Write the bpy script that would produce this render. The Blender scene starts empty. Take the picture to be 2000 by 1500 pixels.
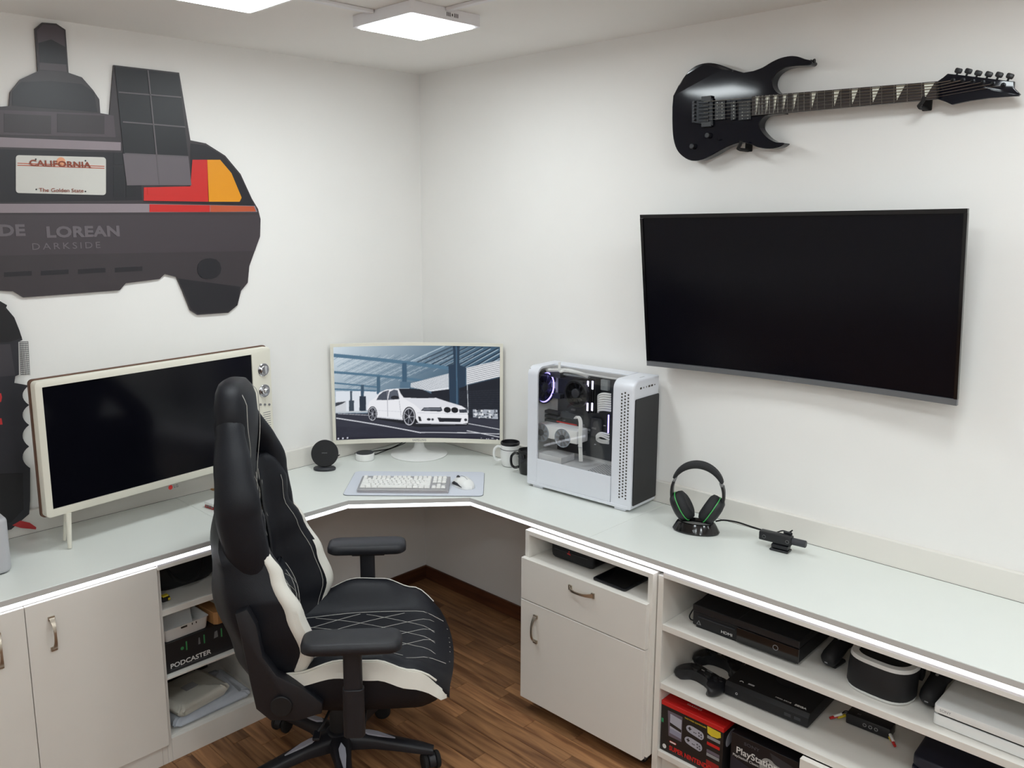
import bpy, bmesh, math, random
import numpy as np
from mathutils import Vector, Matrix
random.seed(7)
PI = math.pi
C = bpy.context.scene.collection
scn = bpy.context.scene

# ------------------------------------------------------------------ camera
F_PX, YAW, PITCH, ROLL = 1638.14, math.radians(45.4216), math.radians(-9.9455), math.radians(-0.1805)
CAM = Vector((-2.6668, -3.0553, 1.8302)); PPX, PPY = 924.0, 707.0
_f = Vector((math.cos(YAW)*math.cos(PITCH), math.sin(YAW)*math.cos(PITCH), math.sin(PITCH)))
_r = _f.cross(Vector((0,0,1))).normalized(); _u = _r.cross(_f)
_c, _s = math.cos(ROLL), math.sin(ROLL)
RX, RY = _c*_r+_s*_u, -_s*_r+_c*_u
cd = bpy.data.cameras.new('camera'); cam = bpy.data.objects.new('camera', cd); C.objects.link(cam)
cd.sensor_fit = 'HORIZONTAL'; cd.sensor_width = 36.0; cd.lens = F_PX/2000*36
cd.shift_x = (1000-PPX)/2000; cd.shift_y = (PPY-750)/2000; cd.clip_start = 0.05
cam.matrix_world = Matrix(((RX.x,RY.x,-_f.x,CAM.x),(RX.y,RY.y,-_f.y,CAM.y),(RX.z,RY.z,-_f.z,CAM.z),(0,0,0,1)))
scn.camera = cam
# ------------------------------------------------------------------ light and exposure
wd = bpy.data.worlds.new('world'); scn.world = wd; wd.use_nodes = True
wd.node_tree.nodes['Background'].inputs[0].default_value = (0.9,0.95,1,1)
wd.node_tree.nodes['Background'].inputs[1].default_value = 0.05
vs = scn.view_settings
vs.view_transform = 'Standard'; vs.look = 'None'; vs.gamma = 1.0; vs.use_curve_mapping = False
vs.exposure = 0.58
PANEL_POWER = 21.0      # radiance of the ceiling panels' diffusers
STRIP_POWER = 2.4       # radiance of the light strip along the desk edge

# photo pixel -> point on a plane of the room
def ray(px, py): return RX*((px-PPX)/F_PX) - RY*((py-PPY)/F_PX) + _f
def W(ax, val, px, py):
    d = ray(px,py); i = 'xyz'.index(ax); t = (val-CAM[i])/d[i]; return CAM+d*t
def WP(P0, n, px, py):
    d = ray(px,py); n = Vector(n); t = ((Vector(P0)-CAM).dot(n))/d.dot(n); return CAM+d*t

# ------------------------------------------------------------------ mesh helpers
def V(*a): return Vector(a)
def T(x,y,z): return Matrix.Translation((x,y,z))
def RZ(a): return Matrix.Rotation(a,4,'Z')
def RXm(a): return Matrix.Rotation(a,4,'X')
def RYm(a): return Matrix.Rotation(a,4,'Y')
def frame(o, ex, ey, ez):
    return Matrix(((ex[0],ey[0],ez[0],o[0]),(ex[1],ey[1],ez[1],o[1]),(ex[2],ey[2],ez[2],o[2]),(0,0,0,1)))
def nb(): return bmesh.new()
def box(bm, c, s, bev=0, seg=2, m=None, ang=None):
    M = T(*c) @ (m or Matrix()) @ Matrix.Diagonal((s[0],s[1],s[2],1))
    r = bmesh.ops.create_cube(bm, size=1.0, matrix=M)
    if bev > 0:
        es = list({e for v in r['verts'] for e in v.link_edges})
        bmesh.ops.bevel(bm, geom=es, offset=min(bev,0.49*min(s)), segments=seg, profile=0.5, affect='EDGES')
    return bm
def bx(x0,x1,y0,y1,z0,z1,bev=0,seg=2,bm=None):
    bm = bm or nb()
    return box(bm, ((x0+x1)/2,(y0+y1)/2,(z0+z1)/2), (abs(x1-x0),abs(y1-y0),abs(z1-z0)), bev, seg)
def prism(bm, pts, off, bev=0, seg=2, front_only=False):
    """polygon of points swept by a vector"""
    pts = [Vector(p) for p in pts]; off = Vector(off); n = len(pts)
    a = [bm.verts.new(p) for p in pts]; b = [bm.verts.new(p+off) for p in pts]
    fs = [bm.faces.new(a), bm.faces.new(list(reversed(b)))]
    for i in range(n):
        j = (i+1)%n
        fs.append(bm.faces.new((a[j],a[i],b[i],b[j])))
    bmesh.ops.recalc_face_normals(bm, faces=fs)
    if bev > 0:
        es = list(fs[0].edges) + ([] if front_only else list(fs[1].edges))
        bmesh.ops.bevel(bm, geom=es, offset=bev, segments=seg, profile=0.5, affect='EDGES')
    return bm
def flat(bm, pts):
    f = bm.faces.new([bm.verts.new(p) for p in pts]); return bm
def ring_faces(bm, A, Bv, closed=True):
    n = len(A)
    for i in range(n if closed else n-1):
        j = (i+1)%n
        try: bm.faces.new((A[i],A[j],Bv[j],Bv[i]))
        except ValueError: pass
def loft(bm, rings, caps=True, closed=True):
    vs_ = [[bm.verts.new(p) for p in r] for r in rings]
    for a,b in zip(vs_, vs_[1:]): ring_faces(bm,a,b,closed)
    if caps:
        bm.faces.new(list(reversed(vs_[0]))); bm.faces.new(vs_[-1])
    bmesh.ops.recalc_face_normals(bm, faces=bm.faces[:])
    return bm
def tube(bm, pts, r, n=8, caps=True, flatten=None):
    pts = [Vector(p) for p in pts]; k = len(pts)
    rs = r if isinstance(r,(list,tuple)) else [r]*k
    tang = []
    for i in range(k):
        t = pts[min(i+1,k-1)]-pts[max(i-1,0)]; tang.append(t.normalized())
    up = Vector((0,0,1)) if abs(tang[0].z) < .9 else Vector((1,0,0))
    a = tang[0].cross(up).normalized(); rings=[]
    for i in range(k):
        a = (a - tang[i]*a.dot(tang[i])).normalized(); b = tang[i].cross(a)
        fl = flatten or 1
        rings.append([pts[i]+(a*math.cos(2*PI*j/n)+b*math.sin(2*PI*j/n)*fl)*rs[i] for j in range(n)])
    return loft(bm, rings, caps)
def lathe(bm, prof, n=32, m=None):
    m = m or Matrix(); rings=[]
    for r,z in prof:
        rings.append([m @ Vector((max(r,1e-5)*math.cos(2*PI*j/n), max(r,1e-5)*math.sin(2*PI*j/n), z)) for j in range(n)])
    return loft(bm, rings, True)
def disc(bm, r, h, m=None, n=32, bev=0):
    b = bev
    prof = [(r-b,0),(r,b),(r,h-b),(r-b,h)] if b else [(r,0),(r,h)]
    return lathe(bm, prof, n, m)
def torus(bm, R, r, m=None, n=40, k=10, a0=0, a1=2*PI):
    m = m or Matrix(); full = abs(a1-a0-2*PI) < 1e-4; rings=[]
    for i in range(n if full else n+1):
        t = a0+(a1-a0)*i/n
        rings.append([m @ Vector(((R+r*math.cos(2*PI*j/k))*math.cos(t),(R+r*math.cos(2*PI*j/k))*math.sin(t),r*math.sin(2*PI*j/k))) for j in range(k)])
    vs_ = [[bm.verts.new(p) for p in q] for q in rings]
    for a,b in zip(vs_, vs_[1:]+([vs_[0]] if full else [])): ring_faces(bm,a,b)
    if not full:
        bm.faces.new(list(reversed(vs_[0]))); bm.faces.new(vs_[-1])
    bmesh.ops.recalc_face_normals(bm, faces=bm.faces[:])
    return bm
def ball(bm, c, r, n=16, sq=(1,1,1), m=None):
    M = (m or Matrix()) @ T(*c) @ Matrix.Diagonal((sq[0]*r,sq[1]*r,sq[2]*r,1))
    bmesh.ops.create_uvsphere(bm, u_segments=n, v_segments=max(6,n//2), radius=1, matrix=M); return bm
def cyl(bm, p0, p1, r, n=16, r2=None):
    p0, p1 = Vector(p0), Vector(p1)
    return tube(bm, [p0,p1], [r, r if r2 is None else r2], n)
def rrect(w, h, r, n=5, cx=0, cy=0):
    """rounded rectangle outline, centred"""
    out=[]
    for (sx,sy,a) in ((1,1,0),(-1,1,90),(-1,-1,180),(1,-1,270)):
        for i in range(n+1):
            t = math.radians(a+90*i/n)
            out.append((cx+sx*(w/2-r)+r*math.cos(t), cy+sy*(h/2-r)+r*math.sin(t)))
    return out
def smooth_poly(pts, it=2, keep=()):
    """corner-cutting of a closed outline"""
    for _ in range(it):
        q=[]; n=len(pts)
        for i in range(n):
            a,b = pts[i], pts[(i+1)%n]
            q.append(tuple(.75*u+.25*v for u,v in zip(a,b))); q.append(tuple(.25*u+.75*v for u,v in zip(a,b)))
        pts = q
    return pts
def spline(pts, n=8):
    """Catmull-Rom through points"""
    P = [Vector(p) for p in pts]; P = [2*P[0]-P[1]]+P+[2*P[-1]-P[-2]]; out=[]
    for i in range(1,len(P)-2):
        for k in range(n):
            t=k/n; a,b,c,d = P[i-1],P[i],P[i+1],P[i+2]
            out.append(.5*((2*b)+(c-a)*t+(2*a-5*b+4*c-d)*t*t+(3*b-a-3*c+d)*t**3))
    out.append(P[-2]); return out
def lerp_tab(tab, x):
    if x <= tab[0][0]: return tab[0][1]
    for (a,b),(c,d) in zip(tab,tab[1:]):
        if x <= c:
            t=(x-a)/(c-a); t=t*t*(3-2*t); return b+(d-b)*t
    return tab[-1][1]

# ------------------------------------------------------------------ object helpers
MW = {}
def link(o): C.objects.link(o); return o
def tag(o, label=None, cat=None, group=None, kind=None):
    if label: o['label']=label
    if cat: o['category']=cat
    if group: o['group']=group
    if kind: o['kind']=kind
    return o
def thing(name, label, cat, m=None, group=None):
    o = bpy.data.objects.new(name, None); link(o); o.empty_display_size = 0.05
    m = m or Matrix(); o.matrix_world = m; MW[o.name] = m.copy()
    return tag(o, label, cat, group)
def obj(name, bm, mat, parent=None, world=False, angle=35, label=None, sub=0, m=None):
    if m is not None: bm.transform(m)
    if world and parent is not None:
        q = parent
        while q.name not in MW: q = q.parent
        bm.transform(MW[q.name].inverted())
    me = bpy.data.meshes.new(name); bm.normal_update(); bm.to_mesh(me); bm.free()
    if angle:
        me.shade_smooth()
        if not sub: me.set_sharp_from_angle(angle=math.radians(angle))
    if mat is not None: me.materials.append(MAT[mat] if isinstance(mat,str) else mat)
    o = bpy.data.objects.new(name, me); link(o)
    if parent is not None: o.parent = parent
    if sub:
        s = o.modifiers.new('subdivision','SUBSURF'); s.levels = s.render_levels = sub
    if label: o['label']=label
    return o
def inst(src, parent=None, m=None, name=None):
    """another object sharing a mesh"""
    o = bpy.data.objects.new(name or src.name.split('.')[0], src.data); link(o); o.parent = parent
    if m is not None: o.matrix_local = m
    if 'label' in src.keys(): o['label']=src['label']
    return o
def dup(root, m, label=None):
    def cp(o, par):
        c = o.copy(); link(c); c.parent = par
        for ch in list(o.children): cp(ch, c)
        return c
    r = cp(root, None); r.matrix_world = m; MW[r.name] = m.copy()
    if label: r['label']=label
    return r
def text(name, s, size, mat, parent, m, world=False, depth=0.0004, align='LEFT', sx=1.0, shear=0, weight=0, space=1.0):
    cu = bpy.data.curves.new('txt','FONT'); cu.body = s; cu.size = size; cu.align_x = align
    cu.extrude = depth/2; cu.resolution_u = 3; cu.shear = shear; cu.offset = weight; cu.space_character = space
    t = bpy.data.objects.new('txt', cu); link(t)
    dg = bpy.context.evaluated_depsgraph_get(); me = bpy.data.meshes.new_from_object(t.evaluated_get(dg))
    bpy.data.objects.remove(t); bpy.data.curves.remove(cu)
    bm = nb(); bm.from_mesh(me); bpy.data.meshes.remove(me)
    bm.transform(Matrix.Diagonal((sx,1,1,1)))
    bm.transform(m)
    return obj(name, bm, mat, parent, world, angle=0)

# ------------------------------------------------------------------ materials
MAT = {}
def lin(c):
    out=[]
    for v in c[:3]:
        v/=255; out.append(v/12.92 if v<=.04045 else ((v+.055)/1.055)**2.4)
    return out+[1.0]
def mat(name, c, rough=.5, metal=0, spec=.5, var=.03, scale=30, bump=0, bscale=200, coat=0, emit=None, power=0, alpha=None, trans=0):
    m = bpy.data.materials.new(name); m.use_nodes = True; nt = m.node_tree; b = nt.nodes['Principled BSDF']
    col = lin(c)
    b.inputs['Roughness'].default_value = rough; b.inputs['Metallic'].default_value = metal
    b.inputs['Specular IOR Level'].default_value = spec; b.inputs['Coat Weight'].default_value = coat
    tc = nt.nodes.new('ShaderNodeTexCoord')
    if var > 0:
        no = nt.nodes.new('ShaderNodeTexNoise'); no.inputs['Scale'].default_value = scale; no.inputs['Detail'].default_value = 3
        nt.links.new(tc.outputs['Object'], no.inputs['Vector'])
        mx = nt.nodes.new('ShaderNodeMix'); mx.data_type='RGBA'
        mx.inputs['A'].default_value = [max(0,v*(1-var)) for v in col[:3]]+[1]
        mx.inputs['B'].default_value = [min(1,v*(1+var)) for v in col[:3]]+[1]
        nt.links.new(no.outputs['Fac'], mx.inputs['Factor']); nt.links.new(mx.outputs['Result'], b.inputs['Base Color'])
    else: b.inputs['Base Color'].default_value = col
    if bump > 0:
        n2 = nt.nodes.new('ShaderNodeTexNoise'); n2.inputs['Scale'].default_value = bscale; n2.inputs['Detail'].default_value = 4
        bp = nt.nodes.new('ShaderNodeBump'); bp.inputs['Strength'].default_value = bump; bp.inputs['Distance'].default_value = .002
        nt.links.new(tc.outputs['Object'], n2.inputs['Vector']); nt.links.new(n2.outputs['Fac'], bp.inputs['Height'])
        nt.links.new(bp.outputs['Normal'], b.inputs['Normal'])
    if power:
        b.inputs['Emission Color'].default_value = lin(emit or c); b.inputs['Emission Strength'].default_value = power
    if trans:
        b.inputs['Transmission Weight'].default_value = trans; b.inputs['IOR'].default_value = 1.45
    if alpha is not None: b.inputs['Alpha'].default_value = alpha
    MAT[name] = m; return m
mat('wall_paint',(242,240,237),.75,spec=.2,var=.012,scale=6,bump=.06,bscale=350)
mat('ceiling_paint',(243,240,236),.8,spec=.2,var=.012,scale=5,bump=.05,bscale=300)
mat('white_laminate',(231,227,220),.42,var=.012,scale=12)
mat('desk_laminate',(230,233,228),.34,var=.015,scale=10)
mat('edge_aluminium',(198,196,193),.4,var=.02)
mat('strip_light',(255,255,255),.5,var=0,emit=(240,244,255),power=STRIP_POWER)
mat('panel_light',(255,255,255),.5,var=0,emit=(243,252,255),power=PANEL_POWER)
mat('lamp_white',(236,234,236),.4,var=.01)
mat('seam_dark',(60,54,48),.7)
mat('brushed_nickel',(176,166,152),.3,metal=.9,var=.05)
mat('black_plastic',(20,21,26),.42,var=.08,scale=60)
mat('matte_black',(15,16,20),.62,var=.1,scale=60)
mat('gloss_black',(13,13,16),.12,var=.05,coat=.2)
mat('dark_grey',(52,53,58),.5,var=.06)
mat('mid_grey',(120,120,122),.5,var=.04)
mat('light_grey',(188,188,192),.45,var=.02)
mat('white_plastic',(236,236,234),.35,var=.012)
mat('cool_white',(222,224,232),.35,var=.012)
mat('cream_plastic',(232,228,214),.36,var=.012)
mat('walnut',(96,66,50),.5,var=.25,scale=40)
mat('chrome',(205,205,208),.14,metal=1,var=.02)
mat('screen_off',(10,10,17),.16,var=0,spec=.25)
mat('red_print',(196,40,38),.45,var=.03)
mat('white_print',(232,232,230),.5,var=0)
mat('grey_print',(150,150,152),.5,var=0)
mat('dim_print',(84,84,92),.5,var=0)
mat('yellow_print',(222,196,52),.5,var=.02)
mat('cardboard',(176,130,82),.75,var=.1,scale=20)
mat('rubber',(22,22,23),.8,var=.05)
# ------------------------------------------------------------------ the room
RXMIN, RYMIN, HC = -4.1, -4.7, 2.47
def struct(name, bm, m, parent=None, **k):
    o = obj(name, bm, m, parent, **k)
    if parent is None: o['kind'] = 'structure'
    return o
def wood_mat(name, c1, c2, along='Y', stripes=False):
    m = bpy.data.materials.new(name); m.use_nodes=True; nt=m.node_tree; b=nt.nodes['Principled BSDF']
    tc=nt.nodes.new('ShaderNodeTexCoord'); mp=nt.nodes.new('ShaderNodeMapping')
    s=(26,2.2,26) if along=='Y' else (2.2,26,26)
    mp.inputs['Scale'].default_value=s
    oi=nt.nodes.new('ShaderNodeObjectInfo'); add=nt.nodes.new('ShaderNodeVectorMath'); add.operation='ADD'
    sc=nt.nodes.new('ShaderNodeVectorMath'); sc.operation='SCALE'; sc.inputs['Scale'].default_value=30
    cb=nt.nodes.new('ShaderNodeCombineXYZ')
    for i in range(3): nt.links.new(oi.outputs['Random'], cb.inputs[i])
    nt.links.new(cb.outputs[0], sc.inputs[0]); nt.links.new(tc.outputs['Object'], mp.inputs['Vector'])
    nt.links.new(mp.outputs[0], add.inputs[0]); nt.links.new(sc.outputs[0], add.inputs[1])
    no=nt.nodes.new('ShaderNodeTexNoise'); no.inputs['Scale'].default_value=1.6; no.inputs['Detail'].default_value=6; no.inputs['Distortion'].default_value=.6
    nt.links.new(add.outputs[0], no.inputs['Vector'])
    cr=nt.nodes.new('ShaderNodeValToRGB'); cr.color_ramp.elements[0].position=.32; cr.color_ramp.elements[1].position=.7
    cr.color_ramp.elements[0].color=lin(c1); cr.color_ramp.elements[1].color=lin(c2)
    nt.links.new(no.outputs['Fac'], cr.inputs[0])
    hs=nt.nodes.new('ShaderNodeHueSaturation')
    mr=nt.nodes.new('ShaderNodeMapRange'); mr.inputs['To Min'].default_value=.68; mr.inputs['To Max'].default_value=1.2
    if stripes:
        br=nt.nodes.new('ShaderNodeTexBrick'); br.inputs['Scale'].default_value=1; br.inputs['Brick Width'].default_value=.5; br.inputs['Row Height'].default_value=.066
        br.inputs['Mortar Size'].default_value=.0008; br.inputs['Color1'].default_value=(0,0,0,1); br.inputs['Color2'].default_value=(1,1,1,1); br.inputs['Mortar'].default_value=(0,0,0,1)
        rt=nt.nodes.new('ShaderNodeMapping'); rt.inputs['Rotation'].default_value=(0,0,PI/2)
        nt.links.new(tc.outputs['Object'], rt.inputs['Vector']); nt.links.new(rt.outputs[0], br.inputs['Vector']); nt.links.new(br.outputs['Color'], mr.inputs['Value'])
    else: nt.links.new(oi.outputs['Random'], mr.inputs['Value'])
    nt.links.new(mr.outputs[0], hs.inputs['Value']); nt.links.new(cr.outputs[0], hs.inputs['Color']); nt.links.new(hs.outputs[0], b.inputs['Base Color'])
    b.inputs['Roughness'].default_value=.42; b.inputs['Specular IOR Level'].default_value=.35
    MAT[name]=m
wood_mat('floor_wood',(112,74,48),(180,132,90)); wood_mat('floor_far',(112,74,48),(180,132,90),stripes=True)
wood_mat('skirting_wood_y',(74,42,28),(104,64,42)); wood_mat('skirting_wood_x',(74,42,28),(104,64,42),'X')

floor = struct('floor', bx(RXMIN-.1,.1,RYMIN-.1,.1,-.1,-.006), 'floor_far')
# single boards where the photo shows the floor
PW, x = .066, -1.92
lens_ = {L: None for L in (.36,.48,.60)}
def plank_mesh(L, w=PW):
    return box(nb(), (0,0,-.003),(w-.0012,L-.0012,.006),.0009,1)
row = 0
while x < -.02:
    y = -2.05 - random.uniform(0,.35)
    w = PW
    while y < -.005:
        L = random.choice((.36,.48,.60)); y1 = y+L
        if y1 > -.13: L = -.002-y; y1 = -.002
        key = round(L,4)
        if key in lens_ and lens_[key] is not None: inst(lens_[key], floor, T(x+w/2, y+L/2, 0), 'plank')
        else:
            o = obj('plank', plank_mesh(L), 'floor_wood', floor, angle=30); o.matrix_local = T(x+w/2, y+L/2, 0)
            if key in lens_: lens_[key] = o
        y = y1
    x += w; row += 1
struct('ceiling', bx(RXMIN-.1,.1,RYMIN-.1,.1,HC,HC+.1), 'ceiling_paint')
struct('wall_left', bx(RXMIN-.1,.1,0,.1,-.006,HC), 'wall_paint')
struct('wall_right', bx(0,.1,RYMIN-.1,0,-.006,HC), 'wall_paint')
struct('wall_back', bx(RXMIN-.1,0,RYMIN-.1,RYMIN,-.006,HC), 'wall_paint')
struct('wall_far_left', bx(RXMIN-.1,RXMIN,RYMIN,0,-.006,HC), 'wall_paint')
struct('baseboard_left', bx(-1.2,-.0005,-.012,-.0005,0.0005,.07,.002,1), 'skirting_wood_x')
struct('baseboard_right', bx(-.012,-.0005,-1.66,-.013,0.0005,.07,.002,1), 'skirting_wood_y')
# unseen dark door, added so the switched-off screens mirror something dark
d1 = struct('added_door', bx(-3.3,-2.45,RYMIN,RYMIN+.04,-.004,2.1,.004,1), 'walnut')
hb = nb(); cyl(hb,(-2.55,RYMIN+.04,1.02),(-2.55,RYMIN+.09,1.02),.011); cyl(hb,(-2.56,RYMIN+.085,1.02),(-2.67,RYMIN+.085,1.02),.009)
obj('added_door_handle', hb, 'brushed_nickel', d1)

# ------------------------------------------------------------------ ceiling lamps
def ceiling_lamp(cx, cy, label):
    t = thing('ceiling_lamp', label, 'lamp', T(cx,cy,HC), 'square ceiling lamps')
    S,H = .300,.036
    bm = nb()
    prism(bm, [(px_,py_,-.0005) for px_,py_ in rrect(S,S,.012,3)], (0,0,-H))
    obj('housing', bm, 'lamp_white', t)
    bm = nb(); prism(bm, [(px_,py_,-H-.0005) for px_,py_ in rrect(S-.034,S-.034,.012,4)], (0,0,-.004))
    obj('diffuser', bm, 'panel_light', t)
    for k in range(7):
        yy = (-.021,-.015,-.009,0,.009,.015,.021)[k]
        bm = nb(); box(bm,(yy*1.1+.02,-S/2-.0004,-.019),(.0022 if k!=3 else .004,.001,.012 if k!=3 else .007))
        obj('vent_slot', bm, 'seam_dark', t)
    return t
ceiling_lamp(-.770,-.872,'square white ceiling panel lamp close to the room corner')
ceiling_lamp(-1.406,-.822,'square white ceiling panel lamp above the car cutout')
for (a,b_,l) in ((-.77,-2.55,'square white ceiling panel lamp above the wall television'),(-1.75,-2.35,'square white ceiling panel lamp added as unseen fill over the middle of the room'),
    (-2.75,-3.75,'square white ceiling panel lamp added as unseen fill in front of the added door'),(-1.75,-3.75,'square white ceiling panel lamp added as unseen fill behind the viewer in mid room'),(-.8,-3.9,'square white ceiling panel lamp added as unseen fill behind the viewer by the right wall'),
    (-2.75,-2.35,'square white ceiling panel lamp added as unseen fill straight above the viewer'),(-3.6,-2.9,'square white ceiling panel lamp added as unseen fill near the far left wall'),(-3.6,-4.1,'square white ceiling panel lamp added as unseen fill in the back corner behind the viewer')):
    ceiling_lamp(a,b_,l)  # all but the first are unseen panels added as fill light
def trunking(x0,x1,y0,y1,label):
    t = thing('cable_trunking', label, 'trunking', T((x0+x1)/2,(y0+y1)/2,HC))
    obj('cover', bx(x0,x1,y0,y1,HC-.011,HC-.0005,.0015,1), 'lamp_white', t, world=True)
    # gaps where the tape behind it has come loose
    n=9
    for i in range(n):
        if abs(x1-x0)>abs(y1-y0):
            a=x0+(x1-x0)*(i+.2)/n; b_=x0+(x1-x0)*(i+.75)/n
            obj('shadow_gap', bx(a,b_,y1-.0002,y1+.0012,HC-.004,HC-.0005), 'seam_dark', t, world=True)
        else:
            a=y0+(y1-y0)*(i+.2)/n; b_=y0+(y1-y0)*(i+.75)/n
            obj('shadow_gap', bx(x1-.0002,x1+.0012,a,b_,HC-.004,HC-.0005), 'seam_dark', t, world=True)
trunking(-1.254,-.922,-.845,-.823,'flat white cable trunking between the two ceiling lamps')
trunking(-.782,-.760,-2.398,-1.024,'flat white cable trunking along the ceiling beside the right wall')

# ------------------------------------------------------------------ the worktop
HD = .75
DL, DR = .516, .489
P1, P2 = (-.842,-DL), (-DR,-.826)
wt = thing('worktop', 'white L-shaped corner worktop with a lit front edge', 'worktop', T(-.4,-.4,HD))
def slab(pts, z0=HD-.018, z1=HD): 
    bm = nb(); prism(bm, [(x_,y_,z0) for x_,y_ in pts], (0,0,z1-z0), .0008, 1); return bm
obj('slab', slab([(-2.75,-.02),(-2.75,-DL),(-1.3005,-DL),(-1.3005,-.02)]), 'desk_laminate', wt, world=True)
obj('slab', slab([(-1.2995,-.02),(-1.2995,-DL),P1,P2,(-DR,-1.4045),(-.02,-1.4045),(-.02,-.02)]), 'desk_laminate', wt, world=True)
obj('slab', slab([(-.02,-1.4055),(-DR,-1.4055),(-DR,-3.4),(-.02,-3.4)]), 'desk_laminate', wt, world=True)
struct('trim_1', bx(-2.75,-.0005,-.0195,-.0005,HD-.018,HD+.082,.0012,1), 'white_laminate')
struct('trim_2', bx(-.0195,-.0005,-3.4,-.020,HD-.018,HD+.082,.0012,1), 'white_laminate')
obj('joint', bx(-2.75,-.02,-.0208,-.0196,HD-.01,HD+.0007), 'seam_dark', wt, world=True)
obj('joint', bx(-.0208,-.0196,-3.4,-.0215,HD-.01,HD+.0007), 'seam_dark', wt, world=True)
def strip(a, b, z0, z1, d0, d1, name, m):
    a, b = Vector((*a,0)), Vector((*b,0)); t=(b-a).normalized(); n=Vector((t.y,-t.x,0))  # n: outward
    if n.dot(Vector((-1,-1,0)))<0: n=-n
    bm=nb(); prism(bm, [a+n*d0+V(0,0,z0), b+n*d0+V(0,0,z0), b+n*d0+V(0,0,z1), a+n*d0+V(0,0,z1)], n*(d1-d0))
    obj(name, bm, m, wt, world=True)
EA, EB = (-2.75,-DL), (-DR,-3.4)
for a,b in ((EA,P1),(P1,P2),(P2,EB)):
    strip(a,b,HD-.018,HD-.0015,.0003,.0022,'edge_band','edge_aluminium')
    strip(a,b,HD-.0308,HD-.0195,-.010,.0016,'light_strip','strip_light')
    strip(a,b,HD-.038,HD-.0184,-.020,-.0105,'light_channel','edge_aluminium')
for a,b in (((-1.6005,-DL+.012),(-1.218,-DL+.012)),((-DR+.012,-1.70),(-DR+.012,-3.4))):
    strip(a,b,HD-.051,HD-.0385,-.010,.0125,'front_rail','white_laminate'); strip(a,b,HD-.0383,HD-.0312,.004,.0120,'light_shade','lamp_white')
# bracket under the worktop
bk = thing('desk_bracket','dark wooden bracket fixed under the corner worktop','bracket',T(-.012,-.40,.70))
bm=nb(); prism(bm,[(-.0008,-.36,HD-.019),(-.0008,-.62,HD-.019),(-.0008,-.62,HD-.085)],(-.02,0,0)); obj('bracket_plate', bm,'skirting_wood_y',bk,world=True)

# ------------------------------------------------------------------ handles, doors
def bow_handle(parent, c, up, out, L=.105):
    """bow handle: c = middle on the door face"""
    c,up,out = Vector(c),Vector(up).normalized(),Vector(out).normalized(); side=up.cross(out)
    bm=nb(); rings=[]; n=16
    for i in range(n+1):
        t=i/n*2-1; h=.024*(1-abs(t)**2.6); wd_=.0035+.0045*abs(t)**2
        p=c+up*(t*L/2)+out*(.001+h); 
        rings.append([p+side*wd_+out*.0032,p-side*wd_+out*.0032,p-side*wd_-out*.001,p+side*wd_-out*.001])
    loft(bm,rings)
    for s in (-1,1): box(bm,c+up*(s*(L/2-.004))+out*.003,(1,1,1),m=frame((0,0,0),side*.018,up*.012,out*.006))
    return obj('handle', bm, 'brushed_nickel', parent, world=True)

# left: cabinet with doors
YB = -.496
lc = thing('base_cabinet','white base cabinet with two handled doors under the cream television','cabinet',T(-2.1,-.26,0))
def panel(parent,name,x0,x1,y0,y1,z0,z1,m='white_laminate',bev=.0006): return obj(name,bx(x0,x1,y0,y1,z0,z1,bev,1),m,parent,world=True)
ZT = HD-.0515
panel(lc,'side_panel',-2.42,-2.402,YB,-.003,.0,ZT); panel(lc,'side_panel',-1.6195,-1.6015,YB,-.003,.0,ZT)
panel(lc,'bottom_panel',-2.4015,-1.62,YB+.002,-.003,.076,.094); panel(lc,'back_panel',-2.4015,-1.62,-.011,-.003,.0945,ZT)
panel(lc,'plinth',-2.4015,-1.62,YB,YB+.016,.0,.075)
for a,b in ((-2.40,-1.9995),(-1.9975,-1.602)):
    d = panel(lc,'door',a,b,YB-.0185,YB-.0005,.077,HD-.040,bev=.001)
    hx = a+.068 if a>-2.1 else b-.076
    bow_handle(d,(hx,YB-.0185,.604),(0,0,1),(0,-1,0))
# left: open shelf unit
ls = thing('open_shelf_unit','white open shelf unit between the cabinet doors and the gaming chair','shelf unit',T(-1.42,-.26,0))
LX0,LX1 = -1.601,-1.235
panel(ls,'side_panel',LX0,LX0+.015,YB,-.003,.0,ZT); panel(ls,'side_panel',LX1,LX1+.018,YB,-.003,.0,ZT)
panel(ls,'back_panel',LX0+.0155,LX1-.0005,-.011,-.003,.08,ZT)
panel(ls,'bottom_panel',LX0+.0155,LX1-.0005,YB+.0165,-.0115,.066,.084)
panel(ls,'plinth',LX0+.0155,LX1-.0005,YB,YB+.016,.0,.084)
panel(ls,'shelf',LX0+.0155,LX1-.0005,YB+.004,-.0115,.525,.546)
panel(ls,'shelf',LX0+.0155,LX1-.0005,YB+.004,-.0115,.296,.303)

# rolling pedestal cabinet
pc = thing('rolling_cabinet','white rolling pedestal cabinet with drawer, door and open niche','cabinet',T(-.26,-1.40,0))
XF,Y0,Y1 = -.505,-1.129,-1.672
ZB,ZP = .062,.706
panel(pc,'side_panel',XF,-.03,Y0-.018,Y0,ZB,ZP); panel(pc,'side_panel',XF,-.03,Y1,Y1+.018,ZB,ZP)
panel(pc,'top_panel',XF,-.03,Y1+.0185,Y0-.0185,ZP-.016,ZP); panel(pc,'niche_floor',XF,-.03,Y1+.0185,Y0-.0185,.588,.604)
panel(pc,'bottom_panel',XF,-.03,Y1+.0185,Y0-.0185,ZB,ZB+.018); panel(pc,'back_panel',-.044,-.03,Y1+.0185,Y0-.0185,ZB+.0185,.7-.0105)
dr = panel(pc,'drawer',XF-.0185,XF-.0005,Y1+.008,Y0+.003,.449,.606,bev=.001); bow_handle(dr,(XF-.0185,-1.405,.566),(0,1,-.02),(-1,0,0))
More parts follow.
